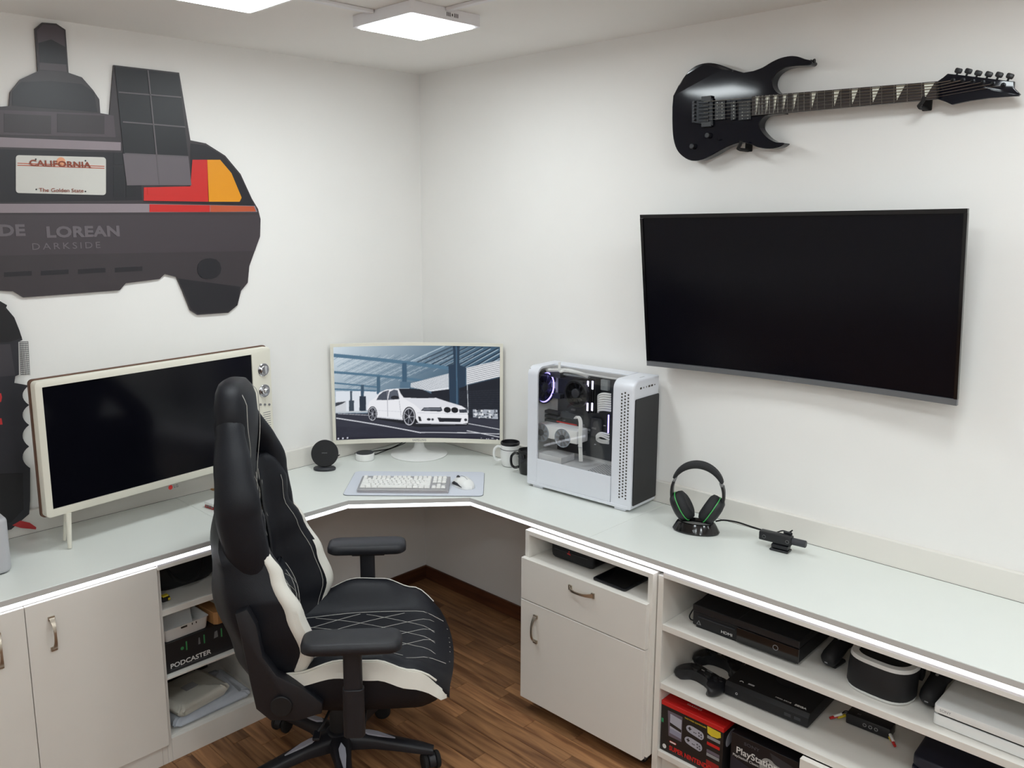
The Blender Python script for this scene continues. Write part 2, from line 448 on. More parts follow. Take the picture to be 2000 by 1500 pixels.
dd = panel(pc,'door',XF-.0185,XF-.0005,Y1+.008,Y0+.003,.056,.4455,bev=.001); bow_handle(dd,(XF-.0185,-1.2,.352),(0,0,1),(-1,0,0))
def caster(parent,x_,y_,ztop,R=.024):
    bm=nb(); box(bm,(x_,y_,ztop-.003),(.042,.042,.006),.001,1); cyl(bm,(x_,y_,ztop-.006),(x_,y_,ztop-.016),.008)
    hsg=obj('caster',bm,'dark_grey',parent,world=True)
    bm=nb(); lathe(bm,[(R-.004,-.009),(R,-.006),(R,.006),(R-.004,.009)],20,T(x_+.01,y_,R+.0005)@RXm(PI/2)); obj('wheel',bm,'rubber',hsg,world=True)
    for s in (-1,1): obj('fork',box(nb(),(x_+.005,y_+s*.0125,R+.010),(.02,.002,.034)),'mid_grey',hsg,world=True)
for x_ in (XF+.045,-.08):
    for y_ in (Y0-.045,Y1+.045): caster(pc,x_,y_,ZB-.0005)

# right: long open shelf unit
rs = thing('game_shelf_unit','long white open shelf unit holding game consoles under the worktop','shelf unit',T(-.25,-2.4,0))
XS = -.481; RY0,RY1 = -1.676,-3.38
panel(rs,'side_panel',XS,-.003,RY0-.020,RY0,.0,ZT); panel(rs,'side_panel',XS,-.003,RY1,RY1+.02,.0,ZT)
panel(rs,'back_panel',-.011,-.003,RY1+.0205,RY0-.0205,.09,ZT)
for zt in (.536,.332): panel(rs,'shelf',XS+.002,-.0115,RY1+.0205,RY0-.0205,zt-.021,zt)
panel(rs,'bottom_panel',XS+.002,-.0115,RY1+.0205,RY0-.0205,.069,.090)
panel(rs,'plinth',XS+.03,XS+.046,RY1+.0205,RY0-.0205,.0,.0685)
df = panel(rs,'drawer_front',XS-.018,XS+.0015,-2.72,-2.172,.0925,.308,bev=.001)
df2 = panel(rs,'drawer_front',XS-.018,XS+.0015,-3.355,-2.723,.0925,.308,bev=.001)
bow_handle(df,(XS-.018,-2.446,.24),(0,1,0),(-1,0,0)); bow_handle(df2,(XS-.018,-3.04,.24),(0,1,0),(-1,0,0))
# ------------------------------------------------------------------ gaming chair (local: x forward, y towards the room corner, z up)
mat('leather_black',(19,21,28),.5,spec=.32,var=.12,scale=90,bump=.25,bscale=420)
mat('leather_white',(226,223,214),.45,var=.02,scale=60,bump=.15,bscale=380)
mat('stitch',(176,174,168),.7,var=0)
mat('chair_plastic',(24,25,31),.5,var=.08,bump=.2,bscale=500)
mat('nylon_base',(26,26,32),.45,var=.08)
mat('grey_accent',(176,176,188),.4,var=.02)
CH = thing('gaming_chair','black gaming chair with white side panels and quilted seat','chair', T(-1.195,-.915,0)@RZ(math.radians(-41)))
# --- base
for k in range(5):
    a = math.radians(96+41+72*k); ca,sa = math.cos(a),math.sin(a)
    d = V(ca,sa,0); s = V(-sa,ca,0); rings=[]
    for t,zc,hw,hh in ((.02,.102,.036,.030),(.06,.104,.034,.027),(.12,.100,.027,.021),(.20,.088,.023,.017),(.28,.076,.021,.014),(.318,.070,.017,.010)):
        c = d*t+V(0,0,zc)
        rings.append([c+s*hw*x_+V(0,0,hh*z_) for x_,z_ in ((1,-.8),(1,.35),(.72,.9),(0,1.05),(-.72,.9),(-1,.35),(-1,-.8),(0,-1))])
    L = obj('base_leg', loft(nb(),rings), 'nylon_base', CH, angle=50)
    bm=nb()
    tri=[(.075,.0,.1318),(.10,.011,.1270),(.13,.0105,.1222),(.19,.002,.1066)]
    up=[d*t+s*w_+V(0,0,z_+.0025) for t,w_,z_ in tri]+[d*t-s*w_+V(0,0,z_+.0025) for t,w_,z_ in reversed(tri[1:])]
    prism(bm, up, (0,0,-.006)); obj('accent_stripe', bm, 'grey_accent', L)
    cx,cy = ca*.308, sa*.308; tw = a+PI/2+random.uniform(-.6,.6)
    cm = T(cx,cy,0)@RZ(tw)
    bm=nb(); cyl(bm,cm@V(0,0,.052),cm@V(0,0,.064),.007)
    hood=[]
    for i in range(13):
        t=math.radians(-10+200*i/12); hood.append((.031*math.cos(t),.031*math.sin(t)+.0305))
    prism(bm,[cm@V(x_,-.012,z_) for x_,z_ in hood],(cm.to_3x3()@V(0,.024,0)),.002,1)
    hs_=obj('caster', bm, 'nylon_base', CH)
    for sgn in (-1,1):
        bm=nb(); lathe(bm,[(.010,-.009),(.024,-.009),(.029,-.005),(.029,.004),(.026,.008),(.012,.009)],22, cm@T(0,sgn*.0215,.0298)@RXm(PI/2)); obj('wheel',bm,'rubber',hs_,angle=40)
bm=nb(); lathe(bm,[(.046,.074),(.050,.082),(.050,.118),(.042,.132),(.034,.136)],28); obj('hub',bm,'nylon_base',CH)
bm=nb(); lathe(bm,[(.030,.1365),(.030,.22),(.026,.226),(.026,.27),(.0165,.272),(.0165,.333)],24); obj('gas_column',bm,'matte_black',CH)
bm=nb(); box(bm,(.01,0,.343),(.26,.20,.018),.004,2); box(bm,(-.02,0,.325),(.15,.10,.030),.006,2); obj('tilt_mechanism',bm,'matte_black',CH)
bm=nb(); tube(bm,[(.0,-.05,.33),(.0,-.17,.325),(-.02,-.23,.305),(-.035,-.25,.292)],.005,8); obj('lever',bm,'matte_black',CH)
bm=nb(); box(bm,(-.037,-.262,.288),(.022,.045,.010),.004,2); obj('lever_paddle',bm,'black_plastic',CH)
# --- seat
SX0,SX1 = -.215,.365
def s_w(v): return lerp_tab([(0,.225),(.12,.262),(.5,.285),(.82,.282),(.94,.262),(1,.225)],v)
def s_bol(v): return lerp_tab([(0,.02),(.2,.045),(.45,.088),(.62,.082),(.8,.045),(.95,.008),(1,0)],v)
def s_top(u,v):
    a=abs(u); k=min(1,max(0,(a-.56)/.30)); k=k*k*(3-2*k)
    edge = max(0,(a-.93)/.07)
    z=.455+.014*math.sin(v*PI)*(1-a*a) + .012*v + s_bol(v)*k - .014*edge**2
    if v>.86: z -= .060*((v-.86)/.14)**2
    return z
def s_x(v): return SX0+(SX1-SX0)*v
def s_pt(u,v,off=0): return V(s_x(v)+(.022*(1-u*u) if v>.95 else 0), u*s_w(v), s_top(u,v)+off)
bm=nb(); rings=[]
NV=28
for i in range(NV+1):
    v=i/NV; w=s_w(v); r=[s_pt(-1+2*j/28,v) for j in range(29)]
    zb=.362+ (.035*((v-.85)/.15)**2 if v>.85 else 0); ze=s_top(1,v); x_=s_x(v)
    zm=min(ze-.02,.425)
    r+= [V(x_,w+.006,ze*.5+zm*.5),V(x_,w+.004,zm),V(x_,w-.012,zb+.01),V(x_,w-.035,zb),V(x_,-w+.035,zb),V(x_,-w+.012,zb+.01),V(x_,-w-.004,zm),V(x_,-w-.006,ze*.5+zm*.5)]
    rings.append(r)
loft(bm,rings); seat=obj('seat', bm, 'leather_black', CH, angle=60)
def ribbon(fn, n, th, name, m, parent):
    """fn(t) -> (a,b,normal): thin solid band between two edge lines"""
    bm=nb(); rings=[]
    for i in range(n+1):
        a,b,nn=fn(i/n); rings.append([a,b,b+nn*th,a+nn*th])
    loft(bm,rings); return obj(name,bm,m,parent,angle=40)
for sg in (-1,1):
    def band(t,sg=sg):
        v=.03+.955*t; w=s_w(v)+.0035; ze=s_top(1,v); wd_=lerp_tab([(0,.02),(.2,.034),(.6,.052),(.85,.050),(1,.030)],t)
        zt=ze+.004-.0-lerp_tab([(0,0),(.85,0),(1,.012)],t); x_=s_x(v)
        return V(x_,sg*(w-.003),zt), V(x_,sg*(w+.0085),max(.385,zt-wd_)), V(0,sg*1.0,0)
    ribbon(band,30,.004,'side_band','leather_white',seat)
    bm=nb(); tube(bm,[V(s_x(v),sg*(s_w(v)-.001),s_top(1,v)+.006) for v in [.03+.9*i/24 for i in range(25)]],.0032,6); obj('piping',bm,'leather_white',seat)
def seam_line(fn, ts, name, parent, r=.0011, m='stitch'):
    bm=nb(); tube(bm,[fn(t) for t in ts],r,5); return obj(name,bm,m,parent)
for k in range(-2,3):
    for sg in (-1,1):
        pts=[]
        for i in range(25):
            v=.08+.90*i/24; u=k*.26+sg*(v-.5)*.95
            if abs(u)<.52: pts.append(s_pt(u,v,.0006))
        if len(pts)>2:
            bm=nb(); tube(bm,pts,.0009,5); obj('stitch_line',bm,'stitch',seat)
for sg in (-1,1): seam_line(lambda v,sg=sg: s_pt(sg*.555,v,.0006),[.04+.92*i/20 for i in range(21)],'seam',seat)
# --- back
def b_w(z): return lerp_tab([(.38,.185),(.44,.232),(.52,.262),(.62,.274),(.72,.270),(.82,.250),(.89,.232),(.95,.230),(1.0,.222),(1.05,.18)],z)
def b_bol(z): return lerp_tab([(.38,.04),(.47,.125),(.57,.158),(.68,.140),(.79,.095),(.88,.062),(.95,.065),(1.02,.045),(1.05,.02)],z)
def b_xf(z): return lerp_tab([(.38,-.175),(.55,-.190),(.75,-.215),(.95,-.235),(1.05,-.245)],z)
def b_pt(u,z,off=0):
    a=abs(u); k=min(1,max(0,(a-.48)/.40)); k=k*k*(3-2*k)
    return V(b_xf(z)+b_bol(z)*k-.010*max(0,(a-.92)/.08)**2+off, u*b_w(z), z)
bm=nb(); rings=[]; NZ=30
for i in range(NZ+1):
    z=.38+.67*i/NZ; w=b_w(z); r=[b_pt(-1+2*j/26,z) for j in range(27)]
    xe=b_pt(1,z).x; th=lerp_tab([(.38,.07),(.5,.115),(.68,.150),(.85,.135),(1.0,.10),(1.05,.07)],z)
    rear=[]
    for j in range(15):
        u=1-2*j/14; xr=b_xf(z)-th*(1-.25*u*u)+ (b_bol(z)*.42)*max(0,(abs(u)-.55)/.45)**1.5
        rear.append(V(xr,u*(w+.006),z))
    rings.append(r+rear)
loft(bm,rings); back=obj('backrest',bm,'leather_black',CH,angle=60)
# headrest column and wings
bm=nb(); rings=[]
for z,hw,xc,th in ((.94,.075,-.285,.040),(1.02,.085,-.286,.046),(1.09,.098,-.286,.052),(1.15,.122,-.284,.056),(1.21,.134,-.282,.056),(1.27,.130,-.283,.053),(1.302,.112,-.286,.047),(1.324,.085,-.289,.036),(1.333,.045,-.291,.018)):
    rings.append([V(xc+th*(abs(math.cos(t))**.7)*(1 if math.cos(t)>0 else -1), hw*(abs(math.sin(t))**.75)*(1 if math.sin(t)>0 else -1), z) for t in [2*PI*j/28 for j in range(28)]])
loft(bm,rings); head=obj('headrest',bm,'leather_black',CH,angle=60)
for sg in (-1,1):
    seam_line(lambda z,sg=sg: V(lerp_tab([(.96,-.243),(1.02,-.239),(1.15,-.229),(1.27,-.231),(1.325,-.258)],z),sg*lerp_tab([(.96,.050),(1.09,.066),(1.2,.094),(1.28,.088),(1.34,.045)],z),z),[.97+.352*i/20 for i in range(21)],'seam',head,.0012)
    path=spline([(-.284,sg*.060,1.245),(-.280,sg*.105,1.205),(-.270,sg*.150,1.150),(-.255,sg*.203,1.085),(-.243,sg*.231,1.025),(-.240,sg*.234,.97),(-.230,sg*.233,.91),(-.218,sg*.228,.85),(-.203,sg*.216,.78),(-.19,sg*.190,.70)],7)
    n=len(path); rings=[]
    dep=lambda t: lerp_tab([(0,.030),(.12,.042),(.32,.056),(.5,.068),(.7,.066),(.85,.060),(1,.035)],t)
    wid=lambda t: lerp_tab([(0,.022),(.14,.038),(.45,.043),(.7,.038),(1,.028)],t)
    for i,p in enumerate(path):
        t=(path[min(i+1,n-1)]-path[max(i-1,0)]).normalized(); fx=V(1,0,0); fx=(fx-t*fx.dot(t)).normalized(); sy=t.cross(fx)
        rings.append([p+fx*dep(i/(n-1))*math.cos(2*PI*j/20)+sy*wid(i/(n-1))*math.sin(2*PI*j/20) for j in range(20)])
    wing=obj('shoulder_wing',loft(nb(),rings),'leather_black',CH,angle=60)
    seam_line(lambda i: path[i]+V(dep(i/(n-1))*.985,0,.0),range(1,n-1),'seam',wing,.0012)
    # white side panel on the bolster
    rings=[]
    for i in range(31):
        t=i/30; z=.425+.455*t; u0=lerp_tab([(0,.90),(.15,.84),(.45,.82),(.8,.90),(1,.975)],t); q=lerp_tab([(0,.006),(.15,.026),(.5,.030),(.8,.018),(1,.004)],t)
        e=b_pt(sg*1.0,z); wv=e.y+sg*.0045
        outer=[b_pt(sg*u0,z,.003),b_pt(sg*(u0*.5+.5*.965),z,.005),V(e.x+.004,e.y+sg*.002,z),V(e.x-q*.5,wv,z),V(e.x-q,wv+sg*.001,z)]
        rings.append(outer+[p+V(-.012,-sg*.012,0) for p in reversed(outer)])
    obj('side_panel',loft(nb(),rings),'leather_white',back,angle=60)
    seam_line(lambda z,sg=sg: b_pt(sg*.77,z,.001),[.47+.5*i/24 for i in range(25)],'seam',back)
# quilting on the upper back
for k in range(-2,3):
    for sg in (-1,1):
        pts=[]
        for i in range(25):
            z=.80+.22*i/24; u=k*.17+sg*(z-.91)*2.2
            if abs(u)<.50: pts.append(b_pt(u,z,.0008))
        if len(pts)>2: bm=nb(); tube(bm,pts,.0009,5); obj('stitch_line',bm,'stitch',back)
# lumbar pillow with straps
bm=nb(); rings=[]
def p_pt(a,b,off=0):
    y_=.155*a; z_=.575+.115*b; k=(1-abs(a)**3.2)*(1-abs(b)**2.6)
    return V(b_xf(z_)+.012+.058*max(0,k)**.55+off,y_,z_)
for i in range(21):
    b=-1+2*i/20; rings.append([p_pt(-1+2*j/20,b) for j in range(21)]+[V(b_xf(.575)+.004,.155*(1-2*j/20),.575+.115*b) for j in range(1,20)])
loft(bm,rings,caps=False); pil=obj('lumbar_pillow',bm,'leather_black',CH,angle=70)
for k in range(-2,3):
    for sg in (-1,1):
        pts=[p_pt(k*.38+sg*(b*.55),b,.001) for b in [-.86+1.72*i/16 for i in range(17)] if abs(k*.38+sg*b*.55)<.9]
        if len(pts)>2: bm=nb(); tube(bm,pts,.0009,5); obj('stitch_line',bm,'stitch',pil)
for sg in (-1,1):
    bm=nb(); pts=[b_pt(sg*(.30+.02*i/8),.67+.32*i/8,.004) for i in range(9)]
    loft(bm,[[p+V(0,.013,0),p-V(0,.013,0),p+V(.002,-.013,0),p+V(.002,.013,0)] for p in pts]); obj('strap',bm,'matte_black',pil)
# --- recliner covers and arms
for sg in (-1,1):
    y0=sg*(.262 if sg<0 else .235)
    pl=[(-.335,.635),(-.300,.650),(-.276,.600),(-.262,.500),(-.225,.440),(-.150,.395),(-.095,.345),(-.100,.312),(-.170,.292),(-.250,.296),(-.290,.335),(-.305,.430),(-.322,.560)]
    bm=nb(); prism(bm,[V(x_+.085,y0,z_+.070) for x_,z_ in pl],(0,sg*.040,0),.007,2); rc=obj('recliner_cover',bm,'chair_plastic',CH)
    bm=nb(); disc(bm,.032,.008,T(-.130,y0+sg*.040,.415)@RXm(-sg*PI/2),24,.002); obj('hinge_cap',bm,'matte_black',rc)
    ax,ay=.085,sg*.352
    bm=nb(); box(bm,(ax,sg*.225,.350),(.06,.27,.012),.003,1); box(bm,(ax,ay,.375),(.052,.034,.062),.008,2); arm=obj('arm_bracket',bm,'matte_black',CH)
    bm=nb(); prism(bm,[V(ax+x_,ay+y_,.345) for x_,y_ in rrect(.062,.038,.016,5)],(0,0,.150),.002,1); prism(bm,[V(ax+x_,ay+y_,.4955) for x_,y_ in rrect(.054,.031,.013,5)],(0,0,.112)); obj('arm_post',bm,'chair_plastic',CH)
    bm=nb(); box(bm,(ax+.005,ay,.6135),(.12,.058,.012),.004,2); obj('arm_slider',bm,'matte_black',CH)
    bm=nb(); out=rrect(.285,.108,.036,5)
    pad=[[V(ax+.0+x_*k,ay+y_*kk,z_) for x_,y_ in out] for z_,k,kk in ((.620,.95,.88),(.626,1,1),(.640,1,1),(.650,.97,.93),(.6535,.90,.80))]
    loft(bm,pad); obj('arm_pad',bm,'chair_plastic',CH,angle=50)
# ------------------------------------------------------------------ curved television on the right wall
def wall_tv():
    t = thing('wall_television','large curved black television mounted below the guitar','television',T(-.03,-1.859,1.56))
    yc,hw,zt,zb = -1.859,.513,1.836,1.291
    def P(s,v,off=0,dz=0):   # s -1..1 across, v 0..1 up
        xe = -.080-.075*v; sag=.036*(1-s*s)
        return V(xe+sag-off, yc-s*hw, zb+(zt-zb)*v+s*.007+dz)
    N=28
    def curved(name,s0,s1,v0,v1,o0,o1,m,parent=t):
        bm=nb(); rings=[]
        for i in range(N+1):
            s=s0+(s1-s0)*i/N; rings.append([P(s,v0,o0),P(s,v1,o0),P(s,v1,o1),P(s,v0,o1)])
        return obj(name,loft(bm,rings),m,parent,world=True,angle=30)
    curved('back_shell',-.985,.985,.02,.985,-.030,-.0005,'black_plastic')
    curved('screen',-.981,.981,.034,.977,0,.003,'screen_off')
    curved('top_bezel',-.999,.999,.9775,1,-.006,.008,'gloss_black')
    bb=curved('bottom_bar',-.999,.999,0,.033,-.006,.009,'tv_bar')
    curved('side_bezel',-1,-.9815,.0335,.977,-.006,.008,'gloss_black'); curved('side_bezel',.9815,1,.0335,.977,-.006,.008,'gloss_black')
    c=P(0.02,.012,.0092); text('logo','SAMSUNG',.0095,'grey_print',bb,frame(c,(0,-1,0),(.13,0,.99),(-.99,0,.13)),world=True,align='CENTER')
    obj('wall_mount',bx(-.052,-.001,yc-.12,yc+.12,1.42,1.68,.004,1),'matte_black',t,world=True)
    return t
mat('tv_bar',(118,120,124),.35,metal=.3,var=.03)
wall_tv()

# ------------------------------------------------------------------ retro television on the left worktop
def retro_tv():
    a=math.radians(6.8); ex=V(math.cos(a),math.sin(a),0); ey=V(-math.sin(a),math.cos(a),0)
    P0=W('y',-.262,92,1014); 
    wdt=(WP(P0,ey,528,690)-P0).dot(ex); hgt=WP(P0,ey,66,747).z-P0.z
    # stands so that its feet touch the worktop
    t=thing('retro_television','cream framed retro television with round dials on splayed legs','television',frame((P0.x,P0.y,HD),ex,ey,(0,0,1)))
    z0=P0.z-HD; th=.030
    def uv(px,py): q=WP(P0,ey,px,py)-P0; return q.dot(ex), q.z+z0
    sx0,sz1=uv(82,757); sx1,_=uv(492,703); _,sz0=uv(104,993); sx0=(sx0+uv(104,993)[0])/2; sz0-=.004
    out=rrect(wdt,hgt,.014,4,wdt/2,z0+hgt/2)
    inn=rrect(sx1-sx0,sz1-sz0,.002,4,(sx0+sx1)/2,(sz0+sz1)/2)
    bm=nb(); frame_plate(bm,[(x,0,z) for x,z in out],[(x,0,z) for x,z in inn],(0,th,0),.003); fr=obj('front_frame',bm,'cream_plastic',t)
    bm=nb(); prism(bm,[(x+(-.004 if x<wdt/2 else .004),th+.0005,z+(-.004 if z<z0+hgt/2 else .004)) for x,z in out],(0,.012,0),.001,1); 
    obj('wooden_shell',bm,'walnut',t)
    bm=nb(); prism(bm,[(x*.9+wdt*.05,th+.013,z) for x,z in rrect(wdt,hgt*.86,.02,3,wdt/2,z0+hgt/2)],(0,.04,0),.01,2); obj('back_housing',bm,'cream_plastic',t)
    scr=obj('screen',bx(sx0+.0005,sx1-.0005,.004,.010,sz0+.0005,sz1-.0005),'screen_off',t)
    def dial(px,py,label):
        x,z=uv(px,py); m=T(x,0,z)@RXm(PI/2)
        bm=nb(); lathe(bm,[(.026,0),(.026,.003),(.0235,.005),(.0225,.0035),(.0185,.0035)],32,m); d=obj('dial',bm,'chrome',t,label=label)
        return d,m
    d,m=dial(514,722,'chrome dial with flat grip'); bm=nb(); lathe(bm,[(.017,.0032),(.017,.010),(.015,.012)],28,m); obj('dial_face',bm,'chrome',d); bm=nb(); box(bm,(0,0,0),(.008,.030,.009),.003,2,m=Matrix()); obj('grip',bm,'light_grey',d,m=m@T(0,0,.016))
    d,m=dial(516,763,'chrome dial with stepped knob'); bm=nb(); lathe(bm,[(.017,.0032),(.016,.012),(.011,.013),(.0105,.022),(.009,.0235)],28,m); obj('dial_knob',bm,'chrome',d)
    for px in (510,518.5,527): 
        x,z=uv(px-1.5,790); bm=nb(); lathe(bm,[(.0045,0),(.0045,.0035),(.003,.0042)],14,T(x,0,z)@RXm(PI/2)); obj('button',bm,'mid_grey',t)
    gx0,gz1=uv(512,804); gx1,gz0=uv(531,840)
    gr=obj('speaker_panel',bx(gx0,min(gx1,wdt-.008),-.0012,-.0002,gz0-.06,gz1),'cream_plastic',t)
    for j in range(14):
        z=gz1-.006-j*.009; obj('grille_slit',bx(gx0+.004,min(gx1,wdt-.008)-.004,-.0016,-.0011,z-.0012,z+.0012),'mid_grey',gr)
    lx,lz=uv(333,952)
    bm=nb(); disc(bm,.0085,.0006,T(lx,0,lz)@RXm(PI/2),20); obj('logo_badge',bm,'red_print',t)
    text('logo','LG',.015,'dim_print',t,frame((lx+.013,-.0002,lz-.0055),(1,0,0),(0,0,1),(0,-1,0)))
    fx,_=uv(138,1040)
    for s,x in ((-1,fx),(1,wdt-fx)):
        for y,dy,sx_ in ((.006,-.008,0),(.050,.03,.022)):
            bm=nb(); tube(bm,[(x+sx_*.7,y,z0+.0005),(x+s*.008+sx_,y+dy,.0028)],[.0105 if sx_==0 else .008,.0065 if sx_==0 else .005],14); obj('leg',bm,'cream_plastic',t)
    return t
def frame_plate(bm, outer, inner, off, bev=0):
    off=Vector(off); n=len(outer); o=[Vector(p) for p in outer]; i_=[Vector(p) for p in inner]
    A=[bm.verts.new(p) for p in o]; B_=[bm.verts.new(p) for p in i_]; A2=[bm.verts.new(p+off) for p in o]; B2=[bm.verts.new(p+off) for p in i_]
    for k in range(n):
        j=(k+1)%n
        bm.faces.new((A[k],A[j],B_[j],B_[k])); bm.faces.new((A2[j],A2[k],B2[k],B2[j])); bm.faces.new((A[j],A[k],A2[k],A2[j])); bm.faces.new((B_[k],B_[j],B2[j],B2[k]))
    bmesh.ops.recalc_face_normals(bm, faces=bm.faces[:])
    if bev:
        es=[e for e in bm.edges if (e.verts[0] in A and e.verts[1] in A)]
        bmesh.ops.bevel(bm,geom=es,offset=bev,segments=2,profile=.5,affect='EDGES')
    return bm
retro_tv()

# ------------------------------------------------------------------ curved corner monitor with its picture
def paint(w,h):
    """the desktop picture on the monitor: a white saloon car under a car-park roof"""
    img=np.zeros((h,w,3)); yy,xx=np.mgrid[0:h,0:w]; U=(xx+.5)/w; Vv=(yy+.5)/h
    def uvp(x,y):
        xl=360+(y-165)*25/700; xr=1664-(y-158)*6/680; yt=165-7*(x-360)/1304; yb=865-27*(x-385)/1273
        return ((x-xl)/(xr-xl),(y-yt)/(yb-yt))
    def mask(pts):
        p=[uvp(*q) for q in pts]; m=np.zeros((h,w),bool); n=len(p)
        for i in range(n):
            (x0,y0),(x1,y1)=p[i],p[(i+1)%n]
            if y0==y1: continue
            c=((y0>Vv)!=(y1>Vv)); m^= c & (U < (x1-x0)*(Vv-y0)/(y1-y0)+x0)
        return m
    def poly(pts,c,a=1): 
        m=mask(pts); img[m]=img[m]*(1-a)+np.array(c)*a
    def line(p,q,wd,c,a=1):
        dx,dy=q[0]-p[0],q[1]-p[1]; L=math.hypot(dx,dy); nx,ny=-dy/L*wd/2,dx/L*wd/2
        poly([(p[0]+nx,p[1]+ny),(q[0]+nx,q[1]+ny),(q[0]-nx,q[1]-ny),(p[0]-nx,p[1]-ny)],c,a)
    def ell(cx,cy,rx,ry,c,a=1,rot=0):
        poly([(cx+rx*math.cos(t)*math.cos(rot)-ry*math.sin(t)*math.sin(rot),cy+rx*math.cos(t)*math.sin(rot)+ry*math.sin(t)*math.cos(rot)) for t in [2*PI*i/28 for i in range(28)]],c,a)
    # roof light
    g=np.clip((U*.9+Vv*.5),0,1)[...,None]; img[:]=np.array((212,224,232))*(1-g)**1.3+np.array((58,86,108))*(1-(1-g)**1.3)
    poly([(380,495),(700,500),(700,640),(380,650)],(222,228,236))
    # roof battens and beams
    for i in range(15):
        y=235+i*18; 
        for k in range(26):
            x=365+k*52+i*9; 
            if x<1500 and y<200+ (1500-x)*.25+40: line((x,y+26),(x+50,y-4),3.2,(232,240,246) if (i+k)%3 else (70,98,120),.55)
    for i in range(11): line((960+i*60,280+i*6),(1230+i*60,165+i*2),7,(208,224,234),.7); 
    for i in range(12): line((1000+i*60,292+i*6),(1290+i*60,168),9,(26,42,58),.75)
    for a,b,wd in (((365,228),(1300,330),26),((365,352),(1060,420),18),((365,432),(700,470),12),((365,478),(690,498),12)): line(a,b,wd,(84,118,142))
    # bright wall right
    poly([(1400,320),(1664,255),(1664,375),(1400,445)],(226,228,232)); poly([(960,440),(1260,365),(1260,480),(1120,500),(960,470)],(222,226,232))
    for i in range(9): line((1400,330+i*14),(1664,262+i*14),2.5,(60,66,76)); line((960,440+i*9),(1260,372+i*11),2,(90,98,108))
    poly([(1120,500),(1260,480),(1400,448),(1664,380),(1664,690),(1400,690),(1150,600)],(24,28,38))
    for i in range(12): line((1340,500+i*14),(1664,470+i*17),2.5,(62,68,80),.7)
    poly([(1448,622),(1640,615),(1644,684),(1450,680)],(170,176,186)); 
    rng=random.Random(3)
    for i in range(40): ell(1455+rng.random()*180,622+rng.random()*56,4+rng.random()*8,3+rng.random()*6,rng.choice([(40,44,52),(230,232,236),(90,96,104)]))
    # columns
    for x0,x1,y0,y1,c in ((893,930,290,520,(62,92,116)),(876,960,430,500,(84,112,134)),(695,722,388,520,(70,100,122)),(572,596,450,545,(60,84,104)),(562,612,536,650,(38,50,64)),(490,506,496,570,(70,84,98)),(482,520,566,650,(58,70,82))): poly([(x0,y0),(x1,y0),(x1,y1),(x0,y1)],c)
    poly([(1292,158),(1345,158),(1345,300),(1395,318),(1390,455),(1340,470),(1342,600),(1268,590),(1258,310),(1300,292)],(38,58,78)); line((1320,165),(1325,590),10,(70,100,124)); line((1402,340),(1412,650),5,(200,206,212))
    line((380,652),(640,652),12,(196,202,208)); poly([(380,575),(460,570),(460,645),(380,645)],(206,210,216)); poly([(380,580),(460,572),(430,590),(380,608)],(60,64,72))
    # tarmac
    poly([(380,660),(1664,690),(1664,870),(380,880)],(48,50,62)); poly([(380,760),(1664,800),(1664,880),(380,880)],(38,39,52),.8)
    for i in range(60):
        x=385+rng.random()*1270; y=700+rng.random()*140; line((x,y),(x+40+rng.random()*60,y+3),3,(62,64,76),.5)
    line((385,696),(1040,810),8,(214,216,222)); line((1040,808),(1655,792),6,(206,208,214)); line((1408,728),(1655,758),5,(214,216,222)); line((1400,782),(1655,815),6,(214,216,222)); line((400,664),(640,680),5,(170,172,180))
    # the car
    poly([(640,700),(700,710),(900,745),(1020,770),(1400,745),(1420,720),(1100,690)],(22,23,30))
    poly([(625,620),(640,575),(690,545),(715,510),(770,488),(860,480),(960,480),(1050,486),(1120,515),(1165,548),(1260,575),(1360,600),(1405,625),(1412,680),(1408,725),(1300,740),(1105,742),(1020,735),(985,680),(900,715),(690,695),(640,705),(628,665)],(236,237,242))
    poly([(866,482),(960,480),(1050,486),(1120,515),(1165,546),(1050,552),(905,548),(880,515)],(30,34,44)); poly([(692,566),(712,530),(745,504),(790,492),(775,566)],(74,80,92)); poly([(782,566),(795,505),(830,488),(858,494),(872,560)],(86,92,104)); ell(836,548,32,14,(28,30,38))
    poly([(905,552),(1050,552),(1165,548),(1260,576),(1360,602),(1220,612),(1040,640),(990,600)],(222,224,231))
    line((776,492),(780,690),3,(150,152,162)); line((870,568),(885,690),3,(160,162,172)); line((640,640),(890,655),3,(206,208,216)); line((690,694),(900,714),8,(200,202,210))
    poly([(1038,645),(1065,620),(1200,615),(1210,640),(1190,648)],(56,60,70)); poly([(1338,628),(1400,622),(1405,648),(1345,652)],(56,60,70)); line((1060,632),(1195,628),6,(150,156,166))
    for cx in (1248,1306): ell(cx,633,28,21,(18,20,26)); 
    poly([(1018,688),(1036,690),(1046,722),(1026,722)],(24,26,32)); ell(1102,708,15,9,(24,26,32)); ell(1132,708,10,9,(60,62,70)); poly([(1170,694),(1360,692),(1350,720),(1185,724)],(28,30,38)); ell(1392,702,12,10,(40,42,50))
    line((1010,660),(1410,660),3,(196,198,208)); line((1000,740),(1400,733),5,(180,182,190))
    for cx,cy,rx,ry in ((948,690,45,70),(662,670,32,54)):
        ell(cx,cy,rx*1.14,ry*1.06,(18,19,25)); ell(cx,cy,rx,ry*.95,(198,200,208)); ell(cx,cy,rx*.86,ry*.83,(30,32,40))
        for k in range(7):
            t=2*PI*k/7; line((cx,cy),(cx+rx*.84*math.cos(t),cy+ry*.82*math.sin(t)),5,(150,152,162))
        ell(cx,cy,rx*.16,ry*.15,(190,192,198))
    # task bar
    poly([(380,838),(1010,845),(1664,818),(1664,880),(380,880)],(26,24,40),.75)
